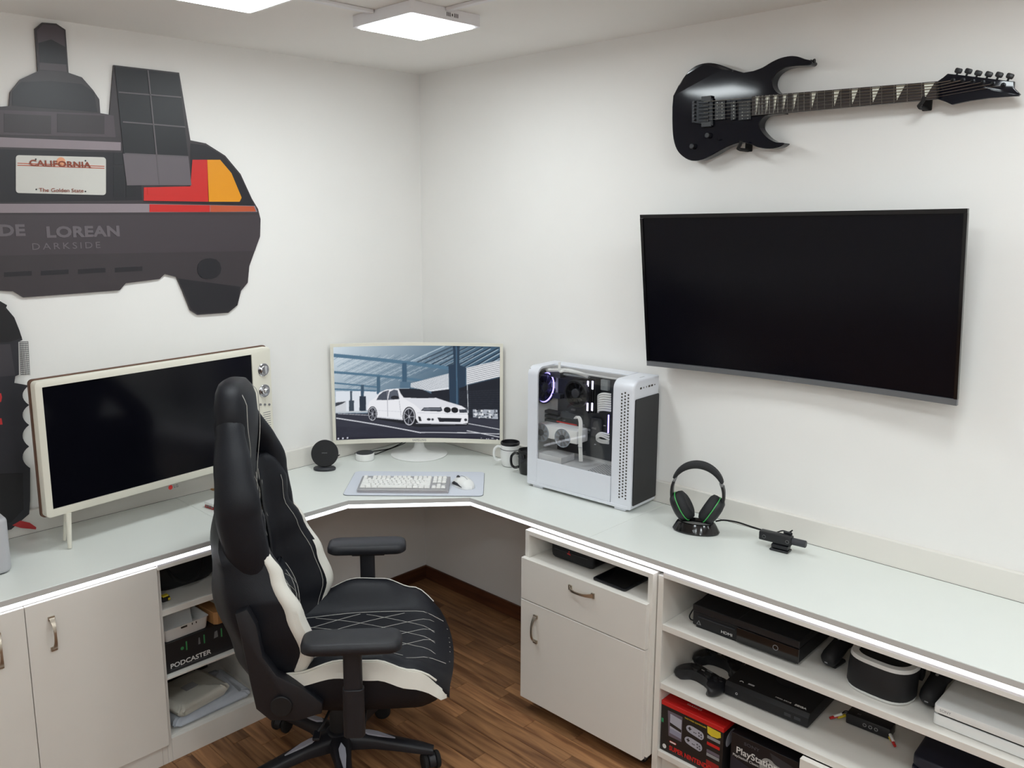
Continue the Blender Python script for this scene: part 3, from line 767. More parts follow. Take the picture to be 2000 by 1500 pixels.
    for x,y in ((402,852),(436,850),(471,848)): poly([(x-6,y-6),(x+6,y-6),(x+6,y+6),(x-6,y+6)],(210,212,222)); 
    for x,y,w2 in ((1514,832,4),(1554,834,5),(1570,834,5),(1600,828,9),(1600,840,20)): poly([(x-w2,y-3),(x+w2,y-3),(x+w2,y+2),(x-w2,y+2)],(200,202,212))
    ell(1636,838,7,7,(236,236,242))
    return img
def corner_monitor():
    D=Vector((-1,-1,0)).normalized(); ex=V(.70711,-.70711,0); ey=-D   # ey away from viewer
    dc=.372; org=D*dc
    t=thing('curved_monitor','white curved monitor showing a white car in the corner','monitor',frame((org.x,org.y,HD),ex,ey,(0,0,1)))
    HW=.3795; z0,z1=WP(org+D*.015,ey,815,865).z-HD, WP(org+D*.015,ey,815,670).z-HD
    def S(x): return -.040*(x/HW)**2      # edges come forward
    def curved(name,x0,x1,za,zb,o0,o1,m,parent,N=24):
        rings=[]
        for i in range(N+1):
            x=x0+(x1-x0)*i/N; y=S(x); rings.append([V(x,y+o0,za),V(x,y+o0,zb),V(x,y+o1,zb),V(x,y+o1,za)])
        return obj(name,loft(nb(),rings),m,parent,angle=30)
    b=.0135; bb=.019
    curved('back_shell',-HW+.004,HW-.004,z0+.004,z1-.004,.0065,.034,'white_plastic',t)
    for n_,x0,x1,za,zb in (('top_bezel',-HW,HW,z1-b,z1),('bottom_bezel',-HW,HW,z0,z0+bb)): curved(n_,x0,x1,za,zb,-.004,.006,'cream_plastic',t)
    for x0,x1 in ((-HW,-HW+b),(HW-b,HW)): curved('side_bezel',x0,x1,z0+bb+.0002,z1-b-.0002,-.004,.006,'cream_plastic',t,4)
    # picture
    nx,nz=330,184; img=paint(nx*2,nz*2); img=img.reshape(nz,2,nx,2,3).mean((1,3))/255
    limg=np.where(img<=.04045,img/12.92,((img+.055)/1.055)**2.4)
    xa,xb,za,zb=-HW+b,HW-b,z0+bb,z1-b
    X=np.linspace(xa,xb,nx); Z=np.linspace(zb,za,nz); XX,ZZ=np.meshgrid(X,Z); YY=-.040*(XX/HW)**2
    vs_=np.stack([XX,YY,ZZ],-1).reshape(-1,3); idx=np.arange(nx*nz).reshape(nz,nx)
    fc=np.stack([idx[1:,:-1],idx[1:,1:],idx[:-1,1:],idx[:-1,:-1]],-1).reshape(-1,4)
    me=bpy.data.meshes.new('screen'); me.from_pydata(vs_.tolist(),[],fc.tolist()); at=me.color_attributes.new('picture','FLOAT_COLOR','POINT')
    at.data.foreach_set('color',np.concatenate([limg.reshape(-1,3),np.ones((nx*nz,1))],1).astype(np.float32).ravel())
    m=bpy.data.materials.new('screen_picture'); m.use_nodes=True; bs=m.node_tree.nodes['Principled BSDF']; ca=m.node_tree.nodes.new('ShaderNodeVertexColor'); ca.layer_name='picture'
    bs.inputs['Base Color'].default_value=(.01,.01,.012,1); bs.inputs['Roughness'].default_value=.35; bs.inputs['Specular IOR Level'].default_value=.25
    m.node_tree.links.new(ca.outputs['Color'],bs.inputs['Emission Color']); bs.inputs['Emission Strength'].default_value=SCREEN_POWER
    me.materials.append(m); me.shade_smooth(); so=bpy.data.objects.new('screen',me); link(so); so.parent=t
    text('logo','SAMSUNG',.0125,'dim_print',t,frame((.004,S(0)-.0042,z0+.006),(1,0,0),(0,0,1),(0,-1,0)),align='CENTER',space=1.15)
    # stand: base disc, neck
    cb=Vector((-.2235,-.221,0)); rel=(cb-org); by=rel.dot(ey); bx_=rel.dot(ex)
    bm=nb(); lathe(bm,[(.128,.0005),(.130,.003),(.130,.0055),(.124,.008),(.05,.011),(.02,.0115)],56,T(bx_,by-.015,0)); obj('base',bm,'white_plastic',t)
    bm=nb(); pr=[[V(bx_+w_*math.cos(a),by+dy+w_*.55*math.sin(a),z) for a in [2*PI*i/20 for i in range(20)]] for z,w_,dy in ((.0108,.060,-.005),(.016,.040,0),(.028,.026,.004),(.05,.021,.006),(z0+.005,.020,.008),(z0+.06,.020,.008))]
    loft(bm,pr); obj('neck',bm,'white_plastic',t,angle=60)
SCREEN_POWER=.62
corner_monitor()
# ------------------------------------------------------------------ electric guitar on the right wall
mat('guitar_lacquer',(12,14,24),.08,var=.04,spec=.3); mat('fretboard',(48,40,38),.5,var=.2,scale=80); mat('pearl',(226,226,212),.3,var=.03)
mat('string_steel',(150,148,142),.3,metal=1,var=0); mat('black_metal',(30,31,34),.35,metal=.6,var=.05)
def guitar():
    XW=-.062   # front of the body
    def g(cx,cy,x=XW): return W('x',x,1280+cx*.36,90+cy*.36)
    t=thing('electric_guitar','glossy black electric guitar hung sideways on the right wall','guitar',T(-.04,-1.6,2.1))
    arm=[(95,270),(360,126),(480,143)]
    up=[(110,215),(140,165),(180,120),(220,97),(270,87),(320,93),(370,110),(420,130)]          # outline above the bevel line
    rest=[(530,134),(580,115),(630,85),(680,63),(730,53),(770,56),(810,70),(838,76),(848,88),(836,103),(800,106),(740,110),(690,124),(652,152),(633,190),(637,225),(662,254),(690,262),
          (690,366),(610,374),(582,388),(566,412),(563,442),(580,470),(610,500),(650,521),(690,524),(697,531),(670,548),(620,557),(560,551),(510,531),(470,522),(420,534),(370,556),(310,590),(250,617),(195,622),(150,601),(115,562),(96,502),(90,420),(90,330)]
    sm=lambda L: [(p.x,p.y) for p in spline([(a,b,0) for a,b in L],3)]
    up=sm(up); i0=[k for k,p in enumerate(rest) if p==(690,262)][0]; rest=sm(rest[:i0+1])+sm(rest[i0+1:])
    # front faces: flat top and a lowered arm bevel
    bm=nb(); fl=[g(*p) for p in arm]+[g(*p) for p in rest]
    lo=[g(*p,x=XW)+V(.016,0,0) for p in up]
    vf=[bm.verts.new(p) for p in fl]; vl=[bm.verts.new(p) for p in lo]
    bk_=[bm.verts.new(p+V(.040,0,0)) for p in fl]; bl=[bm.verts.new(p+V(.024,0,0)) for p in lo]
    na=len(arm)
    bm.faces.new(vf); bm.faces.new([vf[0]]+vl+[vf[2],vf[1]])
    loopf=[vf[0]]+vl+vf[2:]; loopb=[bk_[0]]+bl+bk_[2:]
    ring_faces(bm,loopf,loopb); bm.faces.new(list(reversed(loopb))); bm.verts.remove(bk_[1])
    bmesh.ops.recalc_face_normals(bm,faces=bm.faces[:])
    es=[]
    for a,b in zip(loopf,loopf[1:]+loopf[:1]):
        e=bm.edges.get((a,b)); es.append(e)
    bmesh.ops.bevel(bm,geom=[e for e in es if e],offset=.0035,segments=3,profile=.5,affect='EDGES')
    bmesh.ops.triangulate(bm,faces=[f for f in bm.faces if len(f.verts)>4])
    body=obj('body',bm,'guitar_lacquer',t,world=True,angle=14)
    # neck, fretboard
    A,B_,C_,D_ = g(523,272,XW-.008),g(523,378,XW-.008),g(1530,286,XW-.008),g(1530,191,XW-.008)
    bm=nb(); prism(bm,[A,B_,C_,D_],(.006,0,0)); fb=obj('fretboard',bm,'fretboard',t,world=True)
    A2,B2,C2,D2=[p+V(.0065,0,0) for p in (g(600,272,XW-.008),g(600,372,XW-.008),C_,D_)]
    bm=nb(); prism(bm,[A2,B2,C2,D2],(.016,0,0),.004,2); obj('neck',bm,'guitar_lacquer',t,world=True)
    nut_m=(C_+D_)/2; br=(g(285,310)); Ls=(nut_m-br).length
    def at(frac,s):   # frac along from nut to body end of the board, s across 0..1
        return (D_+(A-D_)*frac)*(1-s)+(C_+(B_-C_)*frac)*s
    blen=((A+B_)/2-nut_m).length
    pos=lambda n: (Ls*(1-2**(-n/12)))/blen
    for n in range(1,25):
        f=pos(n)
        if f<1: bm=nb(); tube(bm,[at(f,.01)+V(-.0004,0,0),at(f,.99)+V(-.0004,0,0)],.0011,6); obj('fret',bm,'string_steel',fb,world=True)
    for n in (1,3,5,7,9,12,15,17,19,21,24):
        a0,a1=pos(n-1),min(pos(n),.998); d=a1-a0; p=a0+d*.16; q=a1-d*.16
        bm=nb(); prism(bm,[at(p,.05)+V(-.0001,0,0),at(q,.05)+V(-.0001,0,0),at(q,.12)+V(-.0001,0,0),at(q-d*.05,.88)+V(-.0001,0,0)],(-.0004,0,0)); obj('inlay',bm,'pearl',fb,world=True)
    bm=nb(); prism(bm,[g(1524,192,XW-.010),g(1524,287,XW-.010),g(1533,287,XW-.010),g(1533,191,XW-.010)],(.012,0,0)); obj('nut',bm,'black_metal',t,world=True)
    hp=[(1531,190),(1560,170),(1585,149),(1660,157),(1800,174),(1946,192),(1944,226),(1962,243),(1978,260),(1968,271),(1900,275),(1800,283),(1700,298),(1608,318),(1575,303),(1531,288)]
    bm=nb(); prism(bm,[g(*p,x=XW+.002) for p in hp],(.015,0,0),.002,2); hd=obj('headstock',bm,'guitar_lacquer',t,world=True,angle=30)
    pegs=[(1614,186),(1668,184),(1722,190),(1776,196),(1832,204),(1888,212)]; kn=[(1643,138),(1697,140),(1750,151),(1807,157),(1864,160),(1922,167)]
    for (a,b),(c,d) in zip(pegs,kn):
        bm=nb(); m=frame(g(a,b,XW+.002),(0,1,0),(0,0,1),(-1,0,0)); lathe(bm,[(.0065,0),(.0065,.002),(.003,.003),(.003,.011),(.002,.012)],14,m); tp=obj('tuning_post',bm,'black_metal',hd,world=True)
        p=g(c,d,XW+.010); q=g(a+ (c-a)*.6,b+(d-b)*.45,XW+.010)
        bm=nb(); cyl(bm,q,p,.0028,10); k=obj('tuner_shaft',bm,'black_metal',hd,world=True)
        dr_=(p-q).normalized(); bm=nb(); box(bm,(0,0,0),(.009,.019,.014),.004,2,m=Matrix()); obj('tuner_button',bm,'black_plastic',k,world=True,m=frame(p+dr_*.002,(-1,0,0),dr_.cross(V(-1,0,0)),dr_))
    # hardware
    def slab_(name,pts,h,m,par=body,x=XW): bm=nb(); prism(bm,[g(*p,x=x) for p in pts],(-h,0,0),.0015,1); return obj(name,bm,m,par,world=True)
    bridge=slab_('bridge',[(205,300),(318,284),(318,432),(205,416)],.010,'black_metal')
    slab_('bridge_cover',[(258,276),(312,270),(312,300),(258,306)],.012,'black_plastic'); slab_('bridge_cover',[(258,412),(312,408),(312,438),(258,442)],.012,'black_plastic')
    for k in range(6):
        y=306+k*20; slab_('saddle',[(236,y-7),(290,y-9),(290,y+6),(236,y+8)],.004,'black_metal',bridge,XW-.0102)
        bm=nb(); p=g(212,304+k*19,XW-.0105); lathe(bm,[(.0042,0),(.0042,.006),(.003,.007)],12,frame(p,(0,1,0),(0,0,1),(-1,0,0))); obj('fine_tuner',bm,'dark_grey',bridge,world=True)
    for x0,x1,rows in ((326,382,(336,362)),(412,440,(426,)),(455,522,(472,502))):
        pu=slab_('pickup',[(x0,300),(x1,294),(x1,398),(x0,406)],.006,'black_plastic')
        for xx in rows:
            for k in range(6):
                bm=nb(); p=g(xx,306+k*17.5,XW-.0062); lathe(bm,[(.0016,0),(.0016,.0008)],8,frame(p,(0,1,0),(0,0,1),(-1,0,0))); obj('pole_piece',bm,'string_steel',pu,world=True)
    for p_ in ((290,485),(207,544)):
        bm=nb(); lathe(bm,[(.010,0),(.009,.012),(.007,.0135)],20,frame(g(*p_),(0,1,0),(0,0,1),(-1,0,0))); obj('control_knob',bm,'black_plastic',body,world=True)
    bm=nb(); cyl(bm,g(345,511),g(350,507)+V(-.014,0,0),.0016,8); obj('pickup_switch',bm,'black_metal',body,world=True)
    bm=nb(); lathe(bm,[(.006,0),(.004,.006),(.007,.010),(.007,.013)],14,frame(g(843,84,XW+.02),(1,0,0),(0,0,1),(0,-1,0))); obj('strap_button',bm,'black_metal',body,world=True)
    for k in range(6):
        s=.10+.16*k; p0=g(262,302+k*20,XW-.0155); p1=at(.0,s)+V(-.0035,0,0); a,b=pegs[k]; p2=g(a,b,XW-.004)
        bm=nb(); tube(bm,[p0,p1,p2],.00055+.00012*(5-k),5); obj('string',bm,'string_steel',t,world=True)
    return g
gg=guitar()
def hook(px,py,label):
    p=W('x',-.07,px,py); t=thing('guitar_hook',label,'hook',T(-.002,p.y,p.z),'guitar wall hooks')
    bm=nb(); box(bm,(-.003,p.y,p.z+.012),(.005,.026,.045),.002,1); obj('wall_plate',bm,'matte_black',t,world=True)
    bm=nb(); tube(bm,[V(-.005,p.y,p.z-.006),V(-.06,p.y,p.z-.006),V(-.082,p.y-.004,p.z-.004),V(-.092,p.y-.016,p.z+.006),V(-.094,p.y-.020,p.z+.018)],.0055,10); obj('hook_arm',bm,'rubber',t,world=True)
hook(1795,205,'black padded wall hook holding up the guitar neck')
hook(1443,288,'black padded wall hook holding up the guitar body')

# ------------------------------------------------------------------ printed car cutout on the left wall (generic stand-in)
mat('print_rust',(140,60,36),.4,var=.02); mat('print_sun',(226,158,120),.4,var=.02)
for n_,c_ in dict(print_dark=(58,52,56),print_mid=(78,69,75),print_deep=(32,31,37),print_panel=(28,29,34),print_line=(98,92,96),print_silver=(142,130,136),print_red=(200,40,36),print_amber=(228,150,22),print_plate=(206,204,198),print_orange=(188,84,52),print_navy=(40,44,84),print_bump=(66,59,64),print_ghost=(102,95,100)).items(): mat(n_,c_,.4,var=.03,scale=14)
def cutout():
    t=thing('car_cutout','dark printed car-rear cutout with red and amber lights','wall decoration',T(-1.35,-.006,1.9))
    def lay(name,pts,m,layer,parent=None,th=.0008,smooth=0):
        y=-.0095-layer*.0008
        if smooth: pts=smooth_poly(pts,smooth)
        bm=nb(); prism(bm,[W('y',y,*p) for p in pts],(0,th,0)); return obj(name,bm,m,parent or t,world=True,angle=0)
    sil=[(-45,212),(18,207),(20,180),(40,155),(74,139),(68,56),(82,44),(110,46),(128,58),(134,142),(160,151),(182,176),(194,194),(196,221),(214,224),(222,127),(350,142),(372,274),(402,280),(440,304),(470,340),(492,388),(504,408),(509,428),(508,462),(497,492),(487,520),(484,552),(471,568),(464,596),(446,611),(386,615),(372,606),(356,566),(345,541),(322,535),(312,545),(246,553),(234,567),(46,581),(26,569),(-45,566)]
    bm=nb(); prism(bm,[W('y',-.0095,*p) for p in sil],(0,.0085,0)); base=obj('board',bm,'print_dark',t,world=True,angle=0)
    lay('stack',[(72,60),(84,48),(110,50),(125,60),(130,140),(77,136)],'print_mid',1); lay('stack_band',[(75,84),(100,77),(128,92),(131,126),(78,122)],'print_deep',2)
    lay('drum',[(24,178),(42,160),(100,158),(160,164),(184,180),(190,219),(24,206)],'print_deep',1)
    lay('deck',[(-45,213),(196,222),(222,226),(226,268),(-45,262)],'print_mid',1)
    for x in (8,112): lay('deck_panel',[(x,222),(x+92,226),(x+92,262),(x,258)],'print_dark',2)
    lay('chrome_strip',[(-45,266),(236,278),(236,294),(-45,286)],'print_silver',2)
    lay('rear_panel',[(-45,290),(240,298),(276,360),(278,391),(-45,396)],'print_deep',1)
    for x in (222,246): lay('louvre',[(x,300),(x+20,301),(x+20,322),(x,321)],'print_panel',2); lay('louvre',[(x,326),(x+20,327),(x+20,384),(x,385)],'print_panel',2)
    lay('light_housing',[(372,280),(402,284),(438,306),(468,342),(490,388),(497,402),(278,394),(372,360)],'print_deep',1)
    lay('tail_light',[(281,392),(281,366),(372,364),(376,312),(405,312),(408,394)],'print_red',2); lay('amber_light',[(407,394),(405,312),(430,312),(452,338),(472,386),(468,394)],'print_amber',2)
    lay('reflector',[(288,380),(288,368),(396,366),(396,380)],'print_red',3)
    lay('dark_panel',[(224,130),(349,145),(374,362),(248,362)],'print_panel',3)
    lay('panel_foot',[(240,300),(368,306),(374,362),(248,362)],'print_ghost',4)
    for a,b in (((289,137),(312,360)),((232,180),(354,190)),((240,238),(362,248)),((244,300),(368,306))): 
        d=1.3; nx,ny=(d,0) if abs(b[1]-a[1])>100 else (0,d); lay('panel_rib',[(a[0]-nx,a[1]-ny),(b[0]-nx,b[1]-ny),(b[0]+nx,b[1]+ny),(a[0]+nx,a[1]+ny)],'print_line',5)
    lay('bumper_strip',[(-45,398),(280,398),(498,402),(503,414),(280,415),(-45,416)],'print_silver',2)
    lay('bumper_glow',[(292,399),(410,401),(410,414),(292,414)],'print_red',3); lay('bumper_glow',[(411,401),(496,403),(500,413),(411,414)],'print_orange',3)
    lay('bumper',[(-45,420),(506,420),(508,460),(498,490),(-45,500)],'print_bump',1)
    for k in range(4): lay('valance_slot',[(8+k*72,532-k*3),(62+k*72,529-k*3),(62+k*72,538-k*3),(8+k*72,541-k*3)],'print_deep',1)
    lay('tyre',[(348,544),(470,560),(463,596),(445,609),(387,613),(374,604)],'print_deep',1); lay('exhaust',[(388,512),(405,503),(428,508),(434,530),(420,545),(395,545),(384,530)],'print_deep',2,smooth=1)
    pl=lay('plate',rrect_px(119,342,176,74,6,2.5),'print_plate',3)
    for y0 in (0,4): lay('plate_stripe',[(34,318+y0),(204,324+y0),(204,325.5+y0),(34,319.5+y0)],'print_orange',4,pl)
    lay('sun_emblem',[(119+9*math.cos(a),316+9*math.sin(a)) for a in [2*PI*i/20 for i in range(20)]],'print_sun',4,pl)
    def wt_(s,px,py,size,m,layer,par,sx=1,space=1.0,weight=0):
        p=W('y',-.0096-layer*.0008,px,py); q=W('y',-.0096-layer*.0008,px+40,py+1.2); e=(q-p).normalized(); e=V(1,0,0)
        return text('lettering',s,size,m,par,frame(p,e,(0,0,1),(0,-1,0)),world=True,align='CENTER',sx=sx,space=space,weight=weight,depth=.0006)
    wt_('CALIFORNIA',119,325.5,.027,'print_rust',6,pl,1.22,1.06,.0006); wt_('The Golden State',121,375,.0175,'print_rust',6,pl,1.15)
    for px,py in ((70,311),(167,314),(71,370),(167,374)): lay('bolt',[(px+1.6*math.cos(a),py+1.6*math.sin(a)) for a in [2*PI*i/10 for i in range(10)]],'print_deep',4,pl)
    wt_('DE',24,460,.050,'print_ghost',2,base,1.25,1.05,.002); wt_('LOREAN',165,462,.050,'print_ghost',2,base,1.25,1.05,.002); wt_('DARKSIDE',131,486,.031,'print_ghost',2,base,1.25,1.35)
def rrect_px(cx,cy,w,h,r,tilt): return [(x,y+ (x-cx)*tilt/100) for x,y in rrect(w,h,r,4,cx,cy)]
cutout()
mat('figure_dark',(40,40,47),.5,var=.05); mat('figure_black',(20,20,25),.5,var=.05); mat('figure_red',(196,52,56),.4,var=.05); mat('figure_grey',(60,57,63),.5,var=.05)
def figure_board():
    t=thing('figure_cutout','dark grey figure cutout with scalloped edge behind the cream television','wall decoration',T(-1.95,-.03,1.0))
    def lay(name,pts,m,layer,th=.0008):
        y=-.0265-layer*.0008; bm=nb(); prism(bm,[W('y',y,*p) for p in pts],(0,th,0)); return obj(name,bm,m,t,world=True,angle=0)
    sc=[(28,748),(56,753)]
    for y0,y1 in ((753,791),(791,830),(830,872),(872,913)):
        for i in range(1,8):
            k=i/8; sc.append((57-13*math.sin(PI*k)**.8, y0+(y1-y0)*k))
        sc.append((57,y1))
    sil=[(-60,575),(0,588),(14,596),(12,601),(28,620),(38,645),(44,664),(36,668),(37,732),(30,735)]+sc+[(59,914),(59,978),(57,1004),(22,1034),(-60,1052)]
    bm=nb(); prism(bm,[W('y',-.0265,*p) for p in sil],(0,.006,0)); obj('board',bm,'figure_dark',t,world=True,angle=0)
    lay('dome',[(-60,600),(0,603),(14,605),(28,622),(38,646),(43,660),(18,668),(-60,672)],'figure_black',1); lay('cheek',[(-60,676),(20,672),(30,733),(-60,742)],'figure_grey',1)
    lay('hood_edge',[(-60,572),(0,588),(13,597),(4,612),(-60,602)],'figure_black',2)
    lay('pocket',[(-60,925),(14,925),(45,924),(46,995),(22,1020),(-60,1030)],'figure_black',1)
    lay('red_blade',[(24,1026),(40,1017),(58,1021),(71,1030),(70,1034),(40,1031)],'figure_red',1); lay('red_mark',[(-20,772),(2,768),(4,776),(2,785),(-20,790)],'figure_red',1); lay('red_mark',[(-20,818),(3,817),(5,829),(-20,832)],'figure_red',1)
    bm=nb(); y=-.0275
    for i in range(8):
        a=(38+i*2.4,667); b=(41+i*2.45,733); p,q=W('y',y,*a),W('y',y,*b); tube(bm,[p,q],.0008,4)
    for j in range(17):
        a=(38+j*.2,667.5+j*4); b=(55+j*.2,667+j*3.95); tube(bm,[W('y',y,*a),W('y',y,*b)],.0008,4)
    o=obj('wire_mesh',bm,'figure_grey',t,world=True); o['kind']='stuff'
figure_board()
# ------------------------------------------------------------------ computer tower
def glass_mat(name, tint, refl=1.0, rough=.02):
    m=bpy.data.materials.new(name); m.use_nodes=True; nt=m.node_tree; nt.nodes.remove(nt.nodes['Principled BSDF']); out=nt.nodes['Material Output']
    tr=nt.nodes.new('ShaderNodeBsdfTransparent'); tr.inputs[0].default_value=(*tint,1); gl=nt.nodes.new('ShaderNodeBsdfGlossy'); gl.inputs['Roughness'].default_value=rough
    lw=nt.nodes.new('ShaderNodeLayerWeight'); lw.inputs[0].default_value=.5; pw=nt.nodes.new('ShaderNodeMath'); pw.operation='POWER'; pw.inputs[1].default_value=5; fr=nt.nodes.new('ShaderNodeMath'); fr.operation='MULTIPLY_ADD'; fr.inputs[1].default_value=.9; fr.inputs[2].default_value=.035
    nt.links.new(lw.outputs['Facing'],pw.inputs[0]); nt.links.new(pw.outputs[0],fr.inputs[0]); mx=nt.nodes.new('ShaderNodeMixShader')
    nt.links.new(fr.outputs[0],mx.inputs[0]); nt.links.new(tr.outputs[0],mx.inputs[1]); nt.links.new(gl.outputs[0],mx.inputs[2]); nt.links.new(mx.outputs[0],out.inputs[0]); MAT[name]=m
glass_mat('window_glass',(.985,.985,.985)); 
mat('led_violet',(120,110,255),.5,var=0,emit=(150,140,255),power=2.2); mat('led_inner',(255,255,255),.5,var=0,emit=(236,238,255),power=10); mat('led_white',(255,255,255),.5,var=0,emit=(226,220,255),power=2.5); mat('board_dark',(58,61,66),.5,var=.25,scale=120); mat('board_grey',(140,144,146),.5,var=.25,scale=90); mat('fan_clear',(150,156,164),.25,var=.05); mat('case_white',(224,226,233),.34,var=.01); mat('inner_white',(206,206,206),.5,var=.02)
def tower():
    O=V(-.223,-.885,HD); ex=V(.022,-.489,0).normalized(); ey=V(-ex.y,ex.x,0)
    t=thing('computer_tower','white computer tower with glass window and black front panel','computer',frame(O,ex,ey,(0,0,1)))
    L,Wd,H=.487,.172,.492
    def sd(cx,cy,d=.0):
        q=WP(O+ey*d,ey,960+cx*.2267,680+cy*.2267)-O; return q.dot(ex),q.z
    f0=.012
    S0,S1=.048,.397; ZS=.122
    def prof(off,y1=Wd,R=.036):   # from near bottom over the rounded shoulder
        pts=[(off,f0)]+[(R-(R-off)*math.cos(a),H-R+(R-off)*math.sin(a)) for a in [PI/2*i/8 for i in range(9)]]+[(y1,H-off)]
        return pts
    def shell(name,s0,s1,th,m,y1=Wd,zlo=None,off=0):
        a=prof(off,y1); b=prof(off+th,y1)
        if zlo is not None: a=[(y,max(z,zlo)) for y,z in a]; b=[(y,max(z,zlo)) for y,z in b]
        ring=a+list(reversed(b)); bm=nb(); prism(bm,[(s0,y,z) for y,z in ring],(s1-s0,0,0)); return obj(name,bm,m,t,angle=40)
    ra=shell('rear_arch',0,S0,.008,'case_white')
    # front cap
    pf=prof(0)+[(Wd,f0)]; bm=nb(); prism(bm,[(S1,y,z) for y,z in pf],(L-S1,0,0),.006,3); cap=obj('front_cap',bm,'case_white',t,angle=40)
    obj('side_panel',bx(S0+.0003,S1-.0003,0,.006,f0+.012,ZS,.0006,1),'case_white',t)
    obj('skirt',bx(.006,L-.012,-.001,.004,f0-.001,f0+.0115,.001,1),'case_white',t)
    g=shell('glass_pane',S0+.0004,S1-.0004,.0022,'window_glass',y1=.105,zlo=ZS+.0006,off=.0018)
    obj('roof_panel',bx(S0+.0005,S1-.0005,.1055,Wd,H-.006,H,.0008,1),'case_white',t)
    obj('far_side',bx(.001,S1-.0005,Wd-.004,Wd,f0,H-.0065),'case_white',t); obj('floor_plate',bx(.0005,S1-.0005,.0065,Wd-.0045,f0,f0+.004),'inner_white',t)
    obj('rear_wall',bx(.002,.005,.0085,Wd-.0045,f0+.0045,H-.009),'inner_white',t)
    sh=obj('power_supply_cover',bx(.006,S1-.001,.0065,Wd-.0045,ZS-.012,ZS-.004),'inner_white',t)
    bm=nb()
    for i in range(12):
        for j in range(9): box(bm,(.285+i*.0088,.020+j*.0125+(i%2)*.005,ZS-.0038),(.005,.007,.0006))
    o=obj('floor_perforation',bm,'mid_grey',sh); o['kind']='stuff'
    for x in (.02,L-.08): 
        for y in (.016,Wd-.016): bm=nb(); box(bm,(x+.03,y,.006),(.05,.024,.0115),.003,1); obj('foot',bm,'case_white',t)
    # motherboard and inner parts
    YM=.138
    obj('motherboard_tray',bx(.006,S1-.001,YM+.004,YM+.007,ZS-.0035,H-.012),'inner_white',t)
    a=sd(560,240,YM); b=sd(980,870,YM)
    mb=obj('motherboard',bx(.045,.335,YM,YM+.0035,ZS+.01,H-.035),'board_dark',t)
    def blk(name,c0,c1,d0,d1,m,par=t,bev=.001):
        s0,z1=sd(*c0,d0); s1,z0=sd(*c1,d0); return obj(name,bx(s0,s1,d0,d1,z0,z1,bev,1),m,par)
    # cpu cooler
    s,z=sd(720,390,.075); M_=lambda s,z,d: T(s,d,z)@RXm(PI/2)
    bm=nb(); lathe(bm,[(.050,-.06),(.056,-.055),(.056,-.006),(.050,0),(.043,0),(.043,-.02),(.001,-.02)],36,M_(s,z,.072)); co=obj('cpu_cooler',bm,'matte_black',t)
    bm=nb(); lathe(bm,[(.018,-.018),(.018,-.004),(.014,-.002)],24,M_(s,z,.072)); obj('fan_hub',bm,'dark_grey',co)
    for k in range(9):
        aa=2*PI*k/9; bm=nb(); p=[(s+r*math.cos(aa+w),.082+dy,z+r*math.sin(aa+w)) for r,w,dy in ((.019,0,0),(.041,.25,0),(.041,.62,.006),(.019,.5,.006))]; prism(bm,p,(0,.0012,0)); obj('fan_blade',bm,'black_plastic',co)
    # rear fan with violet ring
    s2,z2=sd(430,330,.085)
    bm=nb(); torus(bm,.0605,.0030,T(.020,.082,z2)@RYm(PI/2),40,8); fan=obj('rear_fan_light',bm,'led_violet',t)
    bm=nb(); lathe(bm,[(.064,0),(.067,.002),(.067,.022),(.064,.024),(.0615,.022),(.0615,.002)],40,T(.0065,.082,z2)@RYm(PI/2)); obj('rear_fan_frame',bm,'matte_black',t)
    bm=nb(); lathe(bm,[(.020,0),(.020,.016),(.017,.018)],24,T(.007,.082,z2)@RYm(PI/2)); rh=obj('rear_fan_hub',bm,'dark_grey',t)
    for k in range(9):
        aa=2*PI*k/9; bm=nb(); prism(bm,[(.014+dx,.082+r*math.cos(aa+w),z2+r*math.sin(aa+w)) for r,w,dx in ((.021,0,0),(.053,.2,0),(.053,.55,.006),(.021,.45,.006))],(.0012,0,0)); obj('fan_blade',bm,'black_plastic',rh)
    # memory sticks
    for cx in (842,862,882,902):
        s_,zt=sd(cx,268,.105); _,zb=sd(cx,560,.105); st=obj('memory_stick',bx(s_-.0022,s_+.0022,.098,YM-.0005,zb,zt,.0006,1),'matte_black',t)
        if cx in (842,882):
            for y0,y1 in ((285,360),(475,545)):
                for k in range(6):
                    _,za=sd(cx,y0+(y1-y0)*k/6,.097); _,zb2=sd(cx,y0+(y1-y0)*(k+.72)/6,.097); obj('light_bar',bx(s_-.0034,s_+.0034,.0962,.0978,zb2,za),'led_white',st)
    # graphics card
    d=.045; s0,z1=sd(385,620,d); s1,z0=sd(735,860,d); s0=.012
    gc=obj('graphics_card',bx(s0,s1,d,d+.075,z0+.012,z1-.012,.006,2),'white_plastic',t)
    for cx,cy in ((430,725),(612,775)):
        a_,z_=sd(cx,cy,d); bm=nb(); lathe(bm,[(.001,.001),(.034,.001),(.036,.003),(.0375,.003),(.0375,0)],32,M_(a_,z_,d)); ff=obj('card_fan',bm,'fan_clear',gc)
        bm=nb(); lathe(bm,[(.013,.002),(.013,.006),(.011,.007)],24,M_(a_,z_,d)); obj('fan_hub',bm,'dark_grey',ff)
        for k in range(9):
            aa=2*PI*k/9; bm=nb(); prism(bm,[(a_+r*math.cos(aa+w),d-.0035,z_+r*math.sin(aa+w)) for r,w in ((.014,0),(.033,.2),(.033,.5),(.014,.45))],(0,.001,0)); obj('fan_blade',bm,'mid_grey',ff)
    blk('card_trim',(560,635),(735,660),d-.0012,d-.0004,'red_print',gc)
    # expansion slot covers, heatsinks
    for k in range(3):
        sa,za=sd(400+k*3,515+k*38,.11); obj('slot_cover',bx(.008,.075,.10,.128,za-.010,za),'dark_grey',t)
